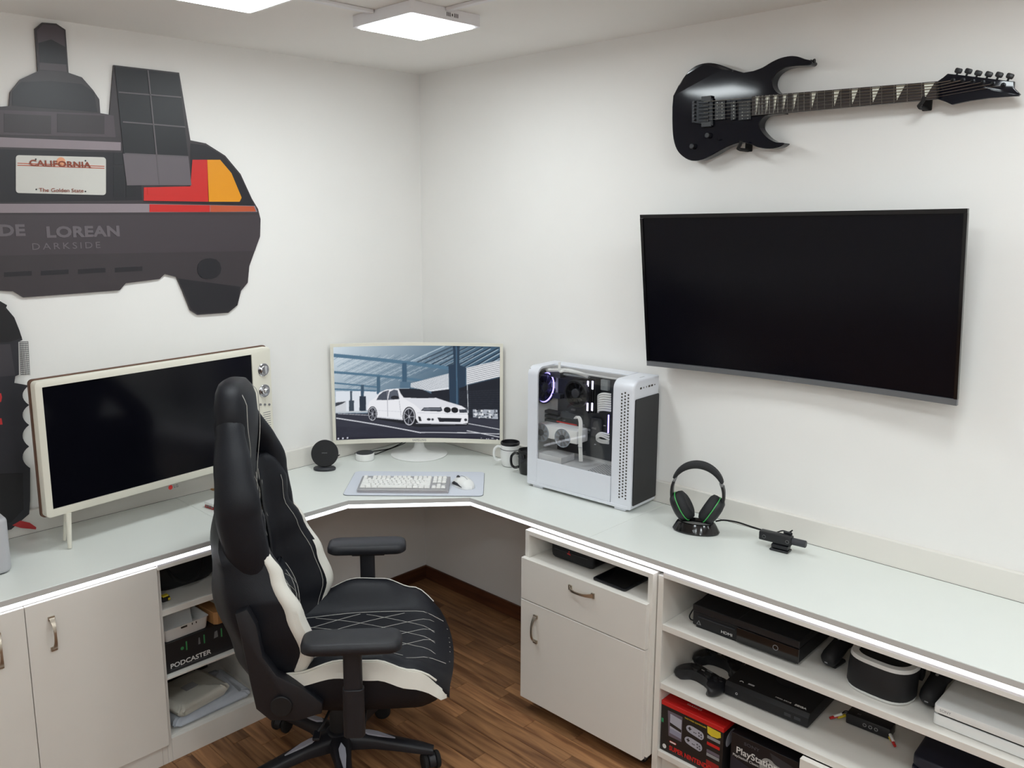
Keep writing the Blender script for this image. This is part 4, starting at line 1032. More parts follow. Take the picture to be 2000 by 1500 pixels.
    blk('heatsink',(590,545),(770,630),.118,YM-.0005,'board_dark',mb); hs=blk('chipset_cover',(850,595),(940,780),.118,YM-.0005,'dark_grey',mb,.004)
    s_,z_=sd(862,695,.117); text('logo','msi',.016,'grey_print',hs,frame((s_,.1172,z_),(1,0,0),(0,0,1),(0,-1,0)))
    blk('io_cover',(505,160),(590,260),.10,YM-.0005,'board_dark',mb); blk('io_block',(520,390),(590,440),.11,YM-.0005,'board_dark',mb); blk('capacitor_bank',(610,215),(830,265),.12,YM-.0005,'board_grey',mb); blk('edge_connector',(940,270),(1000,370),.12,YM-.0005,'board_grey',mb)
    rng=random.Random(5)
    for i in range(26):
        cx=560+rng.random()*420; cy=250+rng.random()*600; w=8+rng.random()*26; h=6+rng.random()*16
        blk('chip',(cx,cy),(cx+w,cy+h),YM-.004-rng.random()*.004,YM-.0003,rng.choice(['board_grey','light_grey','matte_black','mid_grey']),mb,0)
    # cables
    for k in range(8):
        p=[(*sd(1030,400+k*20,.09),.09),(*sd(965,392+k*20,.075),.075),(*sd(925,405+k*19,.085),.085),(*sd(918,425+k*18,.115),.115)]
        bm=nb(); tube(bm,spline([(a,c,b) for a,b,c in p],6),.0042,8); obj('white_cable',bm,'white_plastic',t)
    for k in range(4):
        p=[(*sd(712+k*6,605,.036+k*.004),.036+k*.004),(*sd(735+k*7,590,.03),.03),(*sd(755+k*8,640,.028),.028),(*sd(752+k*8,800,.028),.028),(*sd(758+k*8,975,.04),.04)]
        bm=nb(); tube(bm,spline([(a,c,b) for a,b,c in p],6),.0024,8); obj('white_cable',bm,'white_plastic',t)
    bm=nb(); s_,z_=sd(765,855,.028); box(bm,(s_,.028,z_),(.014,.010,.003),.001,1); obj('cable_comb',bm,'light_grey',t)
    for k in range(3):
        p=[(*sd(1015,745+k*22,.09),.09),(*sd(940,730+k*14,.075),.075),(*sd(905,760+k*12,.09),.09),(*sd(940,790+k*10,.1),.1),(*sd(1010,800+k*10,.1),.1)]
        bm=nb(); tube(bm,spline([(a,c,b) for a,b,c in p],6),.0036,8); obj('white_cable',bm,'white_plastic',t)
    p=[(*sd(480,190,.07),.07),(*sd(600,190,.06),.06),(*sd(700,200,.07),.07),(*sd(830,240,.08),.08)]; bm=nb(); tube(bm,spline([(a,c,b) for a,b,c in p],6),.0075,8); obj('white_cable',bm,'white_plastic',t)
    p=[(*sd(585,120,.05),.05),(*sd(590,200,.05),.05),(*sd(640,185,.06),.06)]; bm=nb(); tube(bm,spline([(a,c,b) for a,b,c in p],6),.005,8); obj('white_cable',bm,'white_plastic',t)
    s_,z_=sd(1005,620,.05); obj('light_bar',bx(s_-.002,s_+.002,.05,.054,z_-.05,z_+.02),'led_violet',t)
    obj('top_rail',bx(S0+.02,S1-.02,.060,.066,H-.016,H-.010,.001,1),'inner_white',t)
    obj('drive_bracket',bx(.02,.16,.012,.10,ZS-.0035,ZS+.022,.001,1),'inner_white',t)
    # front: black panel, ports, vents
    fp=[(y,z) for y,z in rrect(Wd-.010,.40,.006,4,Wd/2+.002,.226)]; bm=nb(); prism(bm,[(L+.0003,y,z) for y,z in fp],(.004,0,0),.0015,1); obj('front_panel',bm,'black_plastic',t)
    for k,(w,h) in enumerate(((.012,.007),(.004,.006),(.004,.006),(.012,.007),(.012,.007),(.006,.004))):
        y=.045+k*.019; bm=nb(); box(bm,(L-.0002,y,.462),(.0015,w,h)); obj('port',bm,'seam_dark',cap)
    bm=nb(); box(bm,(L-.03,.10,H+.0002),(.004,.03,.0008)); obj('power_button',bm,'light_grey',cap)
    bm=nb()
    for c in range(3):
        for r in range(34): box(bm,(S1+.040+c*.0135,-.0002,.052+r*.0118+(c%2)*.0058),(.0058,.0008,.0062))
    o=obj('vent_slots',bm,'seam_dark',cap); o['kind']='stuff'
    for cx,cy in ((295,530),(290,650)):
        bm=nb(); z_=sd(310,cy)[1]; disc(bm,.007 if cy>600 else .005,.010,T(.0,.02,z_)@RYm(-PI/2),16,.001); obj('thumb_screw',bm,'matte_black',t)
tower()

# ------------------------------------------------------------------ mat, keyboard, mouse
A46=math.radians(-46.3)
dm=frame((-.525,-.550,HD),(math.cos(A46),math.sin(A46),0),(-math.sin(A46),math.cos(A46),0),(0,0,1))
mat('mat_cloth',(216,220,230),.55,var=.02,scale=200); mat('mat_edge',(96,100,104),.6)
t=thing('desk_mat','pale grey desk mat under the white keyboard','mat',dm)
bm=nb(); prism(bm,[(x,y,.0004) for x,y in rrect(.552,.312,.022,6)],(0,0,.0016)); obj('rubber_base',bm,'mat_edge',t); bm=nb(); prism(bm,[(x,y,.0021) for x,y in rrect(.549,.309,.021,6)],(0,0,.0012)); obj('cloth_top',bm,'mat_cloth',t)
ZM=.0034
mat('key_white',(238,237,234),.4,var=.01); mat('key_deck',(190,188,190),.3,metal=.6,var=.03); mat('board_rail',(168,164,166),.25,metal=.5,var=.05)
kc=V(-.597,-.560,0); Ak=math.radians(-46.6)
kb=thing('keyboard','white mechanical keyboard on the desk mat','keyboard',frame((kc.x,kc.y,HD+ZM),(math.cos(Ak),math.sin(Ak),0),(-math.sin(Ak),math.cos(Ak),0),(0,0,1)))
KW,KD=.362,.142
bm=nb(); prism(bm,[(-KW/2,-KD/2,.0),(-KW/2,KD/2,.0),(-KW/2,KD/2,.024),(-KW/2,-KD/2,.013)],(KW,0,0),.002,1); obj('case',bm,'key_deck',kb)
bm=nb(); box(bm,(0,-KD/2-.0006,.006),(KW-.006,.001,.007)); obj('front_rail',bm,'board_rail',kb)
U=.0186; keycache={}
def key(x,y,w):
    """x,y in key units from the top-left of the deck"""
    if w not in keycache:
        a=(w*U-.0012)/2; b=(U-.0012)/2; bm=nb()
        loft(bm,[[(s*(a-i),q*(b-i)+sh,z*.8) for s,q in ((1,1),(-1,1),(-1,-1),(1,-1))] for z,i,sh in ((0,0,0),(.0055,.0012,.0003),(.0085,.0028,.0008))]); o=obj('key',bm,'key_white',kb,angle=25); keycache[w]=o
        first=True
    else: o=inst(keycache[w],kb,None,'key')
    lx=-KW/2+.009+(x+w/2)*U; ly=KD/2-.010-(y+.5)*U
    o.matrix_local=T(lx,ly,.013+(ly+KD/2)/KD*.011+.0012)@RXm(math.atan2(.011,KD))
for x in [0]+[2+i for i in range(4)]+[6.5+i for i in range(4)]+[11+i for i in range(4)]: key(x,0,1)
for x in (15.3,16.3,17.3): key(x,0,1)
for i in range(13): key(i,1.25,1)
key(13,1.25,2)
key(0,2.25,1.5); [key(1.5+i,2.25,1) for i in range(12)]; key(13.5,2.25,1.5)
key(0,3.25,1.75); [key(1.75+i,3.25,1) for i in range(11)]; key(12.75,3.25,2.25)
key(0,4.25,2.25); [key(2.25+i,4.25,1) for i in range(10)]; key(12.25,4.25,2.75)
for x,w in ((0,1.25),(1.25,1.25),(2.5,1.25),(3.75,6.25),(10,1.25),(11.25,1.25),(12.5,1.25),(13.75,1.25)): key(x,5.25,w)
for y in (1.25,2.25):
    for x in (15.3,16.3,17.3): key(x,y,1)
key(16.3,4.25,1); [key(x,5.25,1) for x in (15.3,16.3,17.3)]
# mouse
mc=W('z',HD+.01,903,948); ms=thing('computer_mouse','white computer mouse with dark side grip on the desk mat','mouse',frame((mc.x+.012,mc.y+.008,HD+ZM),(math.cos(Ak),math.sin(Ak),0),(-math.sin(Ak),math.cos(Ak),0),(0,0,1))@RZ(math.radians(38)))
rings=[]
for i in range(15):
    v=-1+2*i/14; w=.033*(1-abs(v)**3.2)**.5*(1+.04*math.cos(v*4))+.0005; h=.040*lerp_tab([(-1,.25),(-.5,.85),(-.05,1),(.5,.72),(1,.2)],v)
    rings.append([V(w*math.cos(a)*(1.0),v*.061,max(.0008,h*abs(math.sin(a))**.75)) for a in [PI*j/16 for j in range(17)]]+[V(w*.8*(-1+2*j/4),v*.061,.0008) for j in range(1,4)])
bm=nb(); loft(bm,rings); body=obj('shell',bm,'white_plastic',ms,angle=60)
bm=nb(); prism(bm,[(-.0345,y,z) for y,z in ((-.034,.008),(-.005,.020),(.022,.020),(.034,.010),(.02,.006))],(.012,0,0),.002,1); obj('side_grip',bm,'dark_grey',ms)
bm=nb(); lathe(bm,[(.009,-.0035),(.0105,-.002),(.0105,.002),(.009,.0035)],18,T(0,.033,.0255)@RYm(PI/2)); obj('scroll_wheel',bm,'dark_grey',ms)
bm=nb(); tube(bm,[V(0,-.030,.0345),V(0,-.010,.0412),V(0,.008,.0405),V(0,.024,.034)],.0006,5); obj('button_split',bm,'mid_grey',ms)

# ------------------------------------------------------------------ charger, smart speaker, mugs, cables
cp=W('z',HD,632,921); an=math.radians(-45)
ch=thing('wireless_charger','round black upright wireless charger on the worktop','charger',frame((cp.x+.018,cp.y+.018,HD),(math.cos(an),math.sin(an),0),(-math.sin(an),math.cos(an),0),(0,0,1)))
bm=nb(); lathe(bm,[(.046,.0004),(.048,.003),(.048,.010),(.044,.013)],40,Matrix.Diagonal((1,.62,1,1))); obj('base',bm,'dark_grey',ch)
tm=T(0,-.004,.0135)@RXm(math.radians(72)); 
bm=nb(); lathe(bm,[(.056,0),(.0585,.003),(.0585,.010),(.056,.0125)],48,tm@T(0,.0585,-.008)); dsc=obj('charging_disc',bm,'dark_slate',ch) if 'dark_slate' in MAT else obj('charging_disc',bm,'matte_black',ch)
text('logo','SAMSUNG',.0052,'grey_print',dsc,tm@T(0,.0585,.0047),align='CENTER')
ep=W('z',HD,713,897); ec=thing('smart_speaker','small white puck smart speaker with grey top','speaker',T(ep.x,ep.y+.0,HD))
bm=nb(); lathe(bm,[(.040,.0004),(.042,.002),(.042,.028),(.0405,.031)],44); obj('body',bm,'white_plastic',ec); bm=nb(); lathe(bm,[(.0395,.0312),(.0395,.0322),(.037,.0328)],40); obj('top_disc',bm,'dark_grey',ec)
mg=W('z',HD,989,911); mg.z=HD
def mug(name,label,p,mbody,mrim,ha,H=.108,R=.042):
    t=thing(name,label,'mug',T(p.x,p.y,HD),'novelty mugs'); 
    bm=nb(); lathe(bm,[(R*.70,.0006),(R*.84,.004),(R*.98,.03),(R*1.02,.055),(R,.085),(R*.98,H-.012)],36); obj('body',bm,mbody,t)
    bm=nb(); lathe(bm,[(R*.98,H-.0118),(R*1.01,H-.006),(R*.97,H),(R*.88,H),(R*.86,H-.03),(R*.80,H-.034),(.001,H-.034)],36); obj('rim',bm,mrim,t)
    bm=nb(); torus(bm,R*1.1,.0012,T(0,0,H-.034) if False else T(0,0,H-.030)@Matrix.Diagonal((.92,.92,1,1)),36,6); obj('band',bm,mrim,t)
    c,s=math.cos(ha),math.sin(ha); pts=[V(c*r,s*r,z) for r,z in ((R*.93,.084),(R*1.3,.088),(R*1.62,.076),(R*1.7,.055),(R*1.6,.034),(R*1.3,.024),(R*.93,.028))]
    bm=nb(); tube(bm,spline(pts,5),.0055,10); obj('handle',bm,mbody,t)
mug('coffee_mug','white ceramic mug with black rim and inside','' or V(mg.x+.022,mg.y-.002,0),'white_plastic','black_plastic',math.radians(138))
mug('coffee_mug','black ceramic mug tucked behind the computer tower',V(mg.x-.006,mg.y-.132,0),'gloss_black','matte_black',math.radians(130),.104,.043)
def cable(name,label,pts,r,m='rubber',smooth=6):
    p=[Vector(q) for q in pts]; o=obj(name,tube(nb(),spline(p,smooth),r,8),m); tag(o,label,'cable'); return o
zc=HD+.004
cable('charger_cable','black cable from the wireless charger to behind the monitor',[W('z',HD+.03,656,889)+V(.012,.012,-.012),W('z',zc,672,884),W('z',zc,690,884.5)+V(.0,.012,0),V(-.425,-.055,zc),V(-.36,-.058,zc),V(-.28,-.075,zc),V(-.215,-.11,zc+.03),V(-.20,-.13,.80)],.0022)
cable('speaker_cable','black cable running from the smart speaker to behind the monitor',[V(ep.x+.040,ep.y+.016,HD+.012),V(ep.x+.07,ep.y+.02,zc),V(-.33,-.09,zc),V(-.24,-.115,zc+.02),V(-.205,-.145,.80)],.0022)
# ------------------------------------------------------------------ headset and dock
hb=W('z',HD,1353,1040); hd_=thing('gaming_headset','black over-ear headset with green rings resting on its dock','headset',frame((hb.x+.02,hb.y,HD),V(.38,-.925,0).normalized(),V(.925,.38,0).normalized(),(0,0,1)))
dk=thing('headset_dock','glossy black oval charging dock under the headset','dock',frame((hb.x+.02,hb.y,HD),V(.38,-.925,0).normalized(),V(.925,.38,0).normalized(),(0,0,1)))
bm=nb(); loft(bm,[[V(a*math.cos(t),b*math.sin(t),z) for t in [2*PI*i/44 for i in range(44)]] for z,a,b in ((.0005,.078,.048),(.006,.080,.050),(.024,.070,.043),(.034,.064,.038),(.036,.060,.034),(.028,.052,.028))]); obj('body',bm,'gloss_black',dk)
bm=nb(); prism(bm,[(x,-.0485,z+.014) for x,z in ((-.006,.004),(0,.007),(.006,.004),(0,-.005))],(0,.004,0)); obj('emblem',bm,'mid_grey',dk)
mat('ring_green',(60,160,80),.35,var=.02,emit=(70,190,90),power=.12); mat('headset_cloth',(30,31,34),.7,var=.08)
zc0=.048+.04
for s in (-1,1):
    # ear cups lean in towards each other on the dock
    cm=T(s*.050,0,.084)@RYm(s*math.radians(30))@RYm(s*PI/2)
    # local +z = outwards
    el=Matrix.Diagonal((1.22,.98,1,1))
    bm=nb(); lathe(bm,[(.020,-.024),(.030,-.028),(.040,-.022),(.0425,-.012),(.0425,-.002),(.040,.0)],36,cm@el); cu=obj('ear_pad',bm,'headset_cloth',hd_,angle=60)
    bm=nb(); lathe(bm,[(.0425,.0005),(.0435,.004),(.041,.018),(.033,.026),(.016,.030)],36,cm@el); c2=obj('ear_cup',bm,'black_plastic',hd_,angle=50)
    bm=nb(); torus(bm,.0428,.0016,cm@el@T(0,0,.0005),44,6); obj('light_ring',bm,'ring_green',c2)
    bm=nb(); lathe(bm,[(.001,-.018),(.022,-.0182),(.026,-.020)],28,cm@el); obj('inner_mesh',bm,'matte_black',cu)
    arm=[V(s*.077,0,.088),V(s*.086,0,.120),V(s*.086,0,.150),V(s*.081,0,.172)]
    rings=[]
    pts=spline(arm,6)
    for i,p in enumerate(pts): rings.append([p+V(dx,dy,0) for dx,dy in ((.005,.014),(-.004,.014),(-.004,-.014),(.005,-.014))])
    bm=nb(); loft(bm,rings); obj('yoke',bm,'black_plastic',hd_)
    bm=nb(); box(bm,(s*.0775,0,.178),(.008,.026,.018),.002,1,m=RYm(-s*.35)); obj('hinge',bm,'mid_grey',hd_)
rings=[]
for i in range(25):
    a=math.radians(22+136*i/24); R_=.086; x,z=R_*1.0*math.cos(a),.150+R_*1.02*math.sin(a); n=V(math.cos(a),0,math.sin(a)); th=.005+.0065*math.sin(PI*i/24)**.7; wd_=.014+.006*math.sin(PI*i/24)
    rings.append([V(x,0,z)+n*u*th+V(0,v*wd_,0) for u,v in ((1,.7),(1,-.7),(.3,-1),(-.6,-.9),(-1,-.5),(-1,.5),(-.6,.9),(.3,1))])
bm=nb(); loft(bm,rings); obj('headband',bm,'headset_cloth',hd_,angle=50)
# ------------------------------------------------------------------ camera bar
c0,c1=W('z',.785,1476,1043),W('z',.785,1573,1066); cc=(c0+c1)/2; exb=(c1-c0); Lb=exb.length; exb.z=0; exb.normalize()
cb=thing('camera_bar','black twin-lens camera bar on a small stand beside the headset','camera',frame((cc.x,cc.y,HD),exb,V(-exb.y,exb.x,0),(0,0,1)))
hb_=Lb/2; bm=nb(); box(bm,(-.013,0,.040),(Lb-.026-.03,.030,.030),.004,2); bd=obj('body',bm,'black_plastic',cb)
bm=nb(); lathe(bm,[(.0115,0),(.0118,.002),(.0118,.044),(.010,.046)],24,T(hb_-.044,0,.040)@RYm(PI/2)); obj('end_cylinder',bm,'dark_grey',cb)
for x in (-.047,.028):
    bm=nb(); lathe(bm,[(.0055,0),(.0055,.0018),(.004,.0022),(.0035,.0012),(.001,.001)],18,T(x,-.015,.040)@RXm(PI/2)); obj('lens',bm,'gloss_black',bd)
    bm=nb(); torus(bm,.0052,.0006,T(x,-.0168,.040)@RXm(PI/2),20,6); obj('lens_ring',bm,'mid_grey',bd)
bm=nb(); box(bm,(.004,0,.0155),(.054,.034,.013),.003,2); box(bm,(.004,-.002,.004),(.060,.040,.0065),.002,1); obj('stand',bm,'black_plastic',cb)
bm=nb(); box(bm,(.018,.018,.052),(.028,.010,.020),.003,1); obj('clip',bm,'black_plastic',cb)
bm=nb(); tube(bm,spline([(-.02,.014,.050),(.0,.02,.060),(.02,.02,.060),(.032,.016,.070)],5),.0022,8); obj('cable_loop',bm,'rubber',cb)
cable('camera_cable','black cable running from the headset dock to the camera bar',[W('x',-.125,1398,1018),W('x',-.10,1414,1016),W('x',-.085,1440,1020),W('x',-.085,1465,1028),W('x',-.10,1484,1034),W('x',-.118,1500,1040)],.003)
# ------------------------------------------------------------------ things at the left end of the worktop
gb=W('z',HD,28,1117)
gt=thing('grey_console','pale grey upright box standing beside the figure cutout','console',T(gb.x-.09,gb.y+.10,HD))
mat('satin_grey',(186,186,190),.4,var=.015)
bm=nb(); prism(bm,[(x,y,.002) for x,y in rrect(.18,.20,.028,6)],(0,0,.172),.012,3); obj('housing',bm,'satin_grey',gt,angle=45)
bm=nb(); prism(bm,[(x,y,.0005) for x,y in rrect(.165,.185,.026,5)],(0,0,.0014)); obj('foot_plate',bm,'dark_grey',gt)
bm=nb(); obj('side_slot',bx(.0898,.0904,-.01,.02,.035,.038),'seam_dark',gt)
sp=thing('dark_ball','dark grey round-topped gadget on the pale grey box','gadget',T(gb.x-.075,gb.y+.09,HD+.1745))
bm=nb(); lathe(bm,[(.040,.0005),(.052,.008),(.055,.020),(.048,.034),(.030,.042),(.005,.045)],32); obj('dome',bm,'dark_grey',sp); bm=nb(); lathe(bm,[(.0553,.015),(.0557,.018),(.0553,.021)],32); obj('band',bm,'light_grey',sp)
pi=W('z',HD,419,994); rp=thing('mini_computer','tiny white boxed computer with red base behind the chair','computer',T(pi.x+.03,pi.y+.02,HD)@RZ(math.radians(8)))
bm=nb(); box(bm,(0,0,.006),(.088,.058,.011),.002,1); obj('base',bm,'red_print',rp); bm=nb(); box(bm,(0,0,.018),(.090,.060,.0125),.003,2); obj('lid',bm,'white_plastic',rp)
for k in range(3): bm=nb(); box(bm,(-.0452,-.018+k*.016,.009),(.0012,.011,.006)); obj('port',bm,'mid_grey',rp)
gp=W('z',HD,414,957); gr=thing('cable_grommet','beige cable grommet with a white cable in the worktop','grommet',T(gp.x+.03,gp.y-.0,HD))
bm=nb(); lathe(bm,[(.033,.0004),(.034,.002),(.030,.003),(.024,.003),(.024,.0006)],32); obj('ring',bm,'cardboard',gr); bm=nb(); tube(bm,spline([(0,0,.001),(.004,.002,.02),(-.008,.004,.05),(-.02,.01,.075)],6),.0035,8); obj('cable_end',bm,'white_plastic',gr)
# ------------------------------------------------------------------ shelf contents; local frame on the right: x along the shelf, y into it, z up
def rf(x,y,z,rz=0): return frame((x,y,z),(0,-1,0),(1,0,0),(0,0,1))@RZ(rz)
FR=lambda p: frame(p,(1,0,0),(0,0,1),(0,-1,0))        # lettering on a front face
TP=lambda p: frame(p,(1,0,0),(0,1,0),(0,0,1))         # lettering on a top face
Z1,Z2,Z3=.5365,.3325,.0905
# big black console
t=thing('black_console','big glossy black game console with disc slot on upper shelf','console',rf(-.428,-1.772,Z1,math.radians(.8)))
w,d,h=.345,.272,.078
obj('body',bx(0,w,.004,d,.008,h-.024,.002,1),'matte_black',t); obj('upper_half',bx(0,w,0,d,h-.0235,h,.002,1),'black_plastic',t)
obj('gloss_front',bx(w*.44,w,-.002,.0035,.008,h-.0245,.001,1),'gloss_black',t); obj('base',bx(.01,w-.01,.01,d-.01,.0005,.0075),'matte_black',t)
obj('disc_slot',bx(.02,w*.42,-.0006,.0035,.040,.0425),'dark_grey',t); obj('top_split',bx(w*.44,w*.443,0.002,d,h,h+.0005),'dark_grey',t)
text('lettering','HDMI',.013,'white_print',t,FR((.098,-.0001+.0035,.014)),sx=1.2)
bm=nb(); prism(bm,[(x+.022,.0034,z+.020) for x,z in ((-.008,-.006),(.008,-.006),(0,.008))],(0,-.0006,0)); mk=obj('warning_mark',bm,'grey_print',t)
bm=nb(); prism(bm,[(x+.022,.0027,z+.020) for x,z in ((-.005,-.0045),(.005,-.0045),(0,.005))],(0,-.0004,0)); obj('mark_centre',bm,'matte_black',mk)
bm=nb(); torus(bm,.0075,.0011,T(w*.80,-.0022,.034)@RXm(PI/2),24,6); obj('power_mark',bm,'mid_grey',t)
cable('console_cable','thin black cable hanging at the end of the big black console',[V(-.20,-1.745,.60),V(-.34,-1.748,.585),V(-.405,-1.752,.565),V(-.412,-1.756,.552),V(-.395,-1.757,.5405)],.0022)
# motion controllers
def wand(p,label,rz):
    t=thing('motion_controller',label,'controller',rf(p.x,p.y,Z1,rz),'motion controllers')
    ax=V(0,.13,.048); m=frame((0,0,.0275),V(1,0,0),V(0,-ax.z,ax.y).normalized(),ax.normalized())
    bm=nb(); lathe(bm,[(.006,-.004),(.016,0),(.0225,.008),(.025,.025),(.024,.06),(.023,.085),(.027,.105),(.030,.122),(.027,.14),(.015,.152),(.004,.156)],28,m); o=obj('handle',bm,'matte_black',t,angle=60)
    bm=nb(); lathe(bm,[(.004,0),(.004,.0015)],12,m@T(0,.0245,.075)@RXm(-PI/2)); obj('button',bm,'grey_print',o)
    bm=nb(); box(bm,(0,0,-.003),(.009,.0035,.003)); obj('connector',bm,'grey_print',o,m=m)
    bm=nb(); box(bm,(0,.055,.0055),(.03,.06,.0105),.003,1); obj('trigger',bm,'black_plastic',t)
wand(W('z',Z1+.02,1611,1300)+V(.012,0,0),'black motion controller between the black console and the visor headset',math.radians(-6))
wand(W('z',Z1+.02,1800,1374)+V(.01,-.009,0),'black motion controller between the visor headset and the white console',math.radians(-2))
# visor headset
vp=W('z',Z1,1700,1362); t=thing('visor_headset','black and white virtual reality visor headset on upper shelf','headset',rf(vp.x+.015,vp.y-.002,Z1,math.radians(-4)))
def vring(z,s=1,yo=0,n=40,x0=.088,y0=.075):
    out=[]
    for i in range(n):
        a=2*PI*i/n; c,sn=math.cos(a),math.sin(a); e=.62
        out.append(V(x0*s*abs(c)**e*(1 if c>0 else -1), .055+yo+y0*s*abs(sn)**(.8)*(1 if sn>0 else -1)*(1 if sn<0 else .45), z))
    return out
bm=nb(); loft(bm,[vring(.010,.97),vring(.016),vring(.060,1.0,.004),vring(.088,.985,.010)]); obj('visor',bm,'matte_black',t,angle=60)
bm=nb(); loft(bm,[vring(.0005,.90),vring(.002,.96),vring(.0098,.985)]); obj('lower_trim',bm,'white_plastic',t,angle=60)
bm=nb(); o1=vring(.0885,.99,.010); i1=vring(.0885,.80,.016); o2=vring(.098,.965,.012); i2=vring(.098,.80,.018)
A=[bm.verts.new(p) for p in o1]; B_=[bm.verts.new(p) for p in o2]; C2=[bm.verts.new(p) for p in i2]; D2=[bm.verts.new(p) for p in i1]
for a,b in ((A,B_),(B_,C2),(C2,D2),(D2,A)): ring_faces(bm,a,b)
bmesh.ops.recalc_face_normals(bm,faces=bm.faces[:]); obj('upper_trim',bm,'white_plastic',t,angle=60)
bm=nb(); prism(bm,[p for p in vring(.0886,.79,.016)],(0,0,.003)); obj('light_shield',bm,'rubber',t)
rings=[]
for i in range(25):
    a=PI*i/24; p=V(.080*math.cos(a),.095+.090*math.sin(a),.062+.022*math.sin(a)); n=V(math.cos(a),math.sin(a),0)
    rings.append([p+n*u*.006+V(0,0,v*.018) for u,v in ((1,1),(-1,1),(-1,-1),(1,-1))])
bm=nb(); loft(bm,rings); obj('head_band',bm,'matte_black',t)
bm=nb(); ball(bm,(-.055,.165,.088),.032,16,(1,.5,.75)); obj('band_pad',bm,'black_plastic',t); bm=nb(); ball(bm,(.055,.165,.088),.032,16,(1,.5,.75)); obj('band_pad',bm,'black_plastic',t)
# white console
wp=W('z',Z1,1816,1413); t=thing('white_console','flat white game console with a dark slit on upper shelf','console',rf(wp.x+.004,wp.y-.004,Z1,math.radians(-1)))
w,d=.288,.26
for nme,z0,z1_,ins,m in (('lower_body',.002,.0285,0,'white_plastic'),('slit',.0286,.0345,.006,'matte_black'),('upper_body',.0346,.0545,0,'light_white')):
    if m=='light_white': m='white_plastic'
    bm=nb(); prism(bm,[(x+w/2,y+d/2,z0) for x,y in rrect(w-2*ins,d-2*ins,.010,4)],(0,0,z1_-z0),.0015 if ins==0 else 0,2); obj(nme,bm,m,t,angle=40)
text('lettering','SONY',.010,'grey_print',t,FR((.014,-.0003,.0415)))
for x in (.03,w-.03):
    for y in (.03,d-.03): bm=nb(); disc(bm,.008,.0017,T(x,y,.0003),12); obj('foot',bm,'mid_grey',t)
# slim black console, pads
t=thing('slim_console','slim black game console with white lettering on middle shelf','console',rf(-.398,-1.878,Z2,math.radians(1.5)))
w,d,h=.268,.225,.048
bm=nb(); prism(bm,[(0,.0,.006),(0,d,.006),(0,d,h),(0,.010,h),(0,0,h-.012)],(w,0,0),.004,2); obj('body',bm,'matte_black',t); obj('base',bx(.012,w-.012,.012,d-.012,.0004,.0056),'matte_black',t)
text('lettering','MEGA DRIVE',.0075,'white_print',t,TP((.155,.022,h+.0002)),sx=1.15); text('lettering','SEGA',.0125,'white_print',t,TP((.215,.021,h+.0002)),sx=1.2,weight=.0004)
bm=nb(); torus(bm,.0055,.0009,T(.042,.030,h+.0004),20,6,0,PI); obj('headphone_mark',bm,'white_print',t); bm=nb(); box(bm,(.072,.036,h+.0004),(.020,.007,.0012),.0004,1); obj('slider',bm,'light_grey',t)
bm=nb(); torus(bm,.0033,.0008,T(.042,-.0005,.022)@RXm(PI/2),16,6); obj('jack',bm,'light_grey',t)
bm=nb(); lathe(bm,[(.042,0),(.042,.0015),(.038,.002)],36,T(.150,.145,h)); obj('lid_ring',bm,'black_plastic',t)
for k in range(2): bm=nb(); box(bm,(.205+k*.03,-.0006,.022),(.020,.001,.010),.0003,1); obj('controller_port',bm,'dark_grey',t)
def gamepad(m,label):
    t=thing('gamepad',label,'gamepad',m,'black gamepads')
    half=[(0,.036),(.025,.038),(.050,.036),(.068,.026),(.078,.006),(.080,-.018),(.074,-.040),(.062,-.046),(.050,-.036),(.040,-.016),(.022,-.008),(0,-.007)]
    outl=half+[(-x,y) for x,y in reversed(half[1:-1])]; outl=smooth_poly(outl,2)
    bm=nb(); loft(bm,[[V(x*k,y*k-.004*(1-k),z) for x,y in outl] for z,k in ((.0005,.82),(.006,.95),(.016,1),(.026,.95),(.031,.84))]); b=obj('body',bm,'black_plastic',t,angle=60)
    bm=nb(); box(bm,(-.045,.012,.0325),(.022,.007,.004),.001,1); box(bm,(-.045,.012,.0325),(.007,.022,.004),.001,1); obj('direction_pad',bm,'matte_black',b)
    for k in range(4): bm=nb(); a=PI/2*k; lathe(bm,[(.005,0),(.005,.003),(.004,.004)],14,T(.047+.011*math.cos(a),.012+.011*math.sin(a),.0305)); obj('button',bm,'matte_black',b)
    for x in (-.010,.010): bm=nb(); box(bm,(x,.014,.0318),(.011,.0035,.0016),.0006,1); obj('menu_button',bm,'grey_print',b)
    bm=nb(); box(bm,(.004,.026,.0316),(.018,.006,.0012)); obj('badge',bm,'mid_grey',b)
    for x in (-.022,.022): bm=nb(); lathe(bm,[(.007,0),(.006,.006),(.010,.008),(.010,.011),(.006,.0105)],18,T(x,-.003,.030)); obj('thumb_stick',bm,'rubber',b)
    for s in (-1,1): bm=nb(); box(bm,(s*.05,.039,.020),(.026,.010,.010),.003,1); obj('shoulder_button',bm,'matte_black',b)
gamepad(rf(-.388,-1.795,Z2,math.radians(-12))@Matrix.Scale(1.12,4),'black gamepad lying at the front of middle shelf')
gamepad(rf(-.255,-1.785,Z2,math.radians(3))@Matrix.Scale(1.1,4),'black gamepad lying behind the other gamepad on middle shelf')
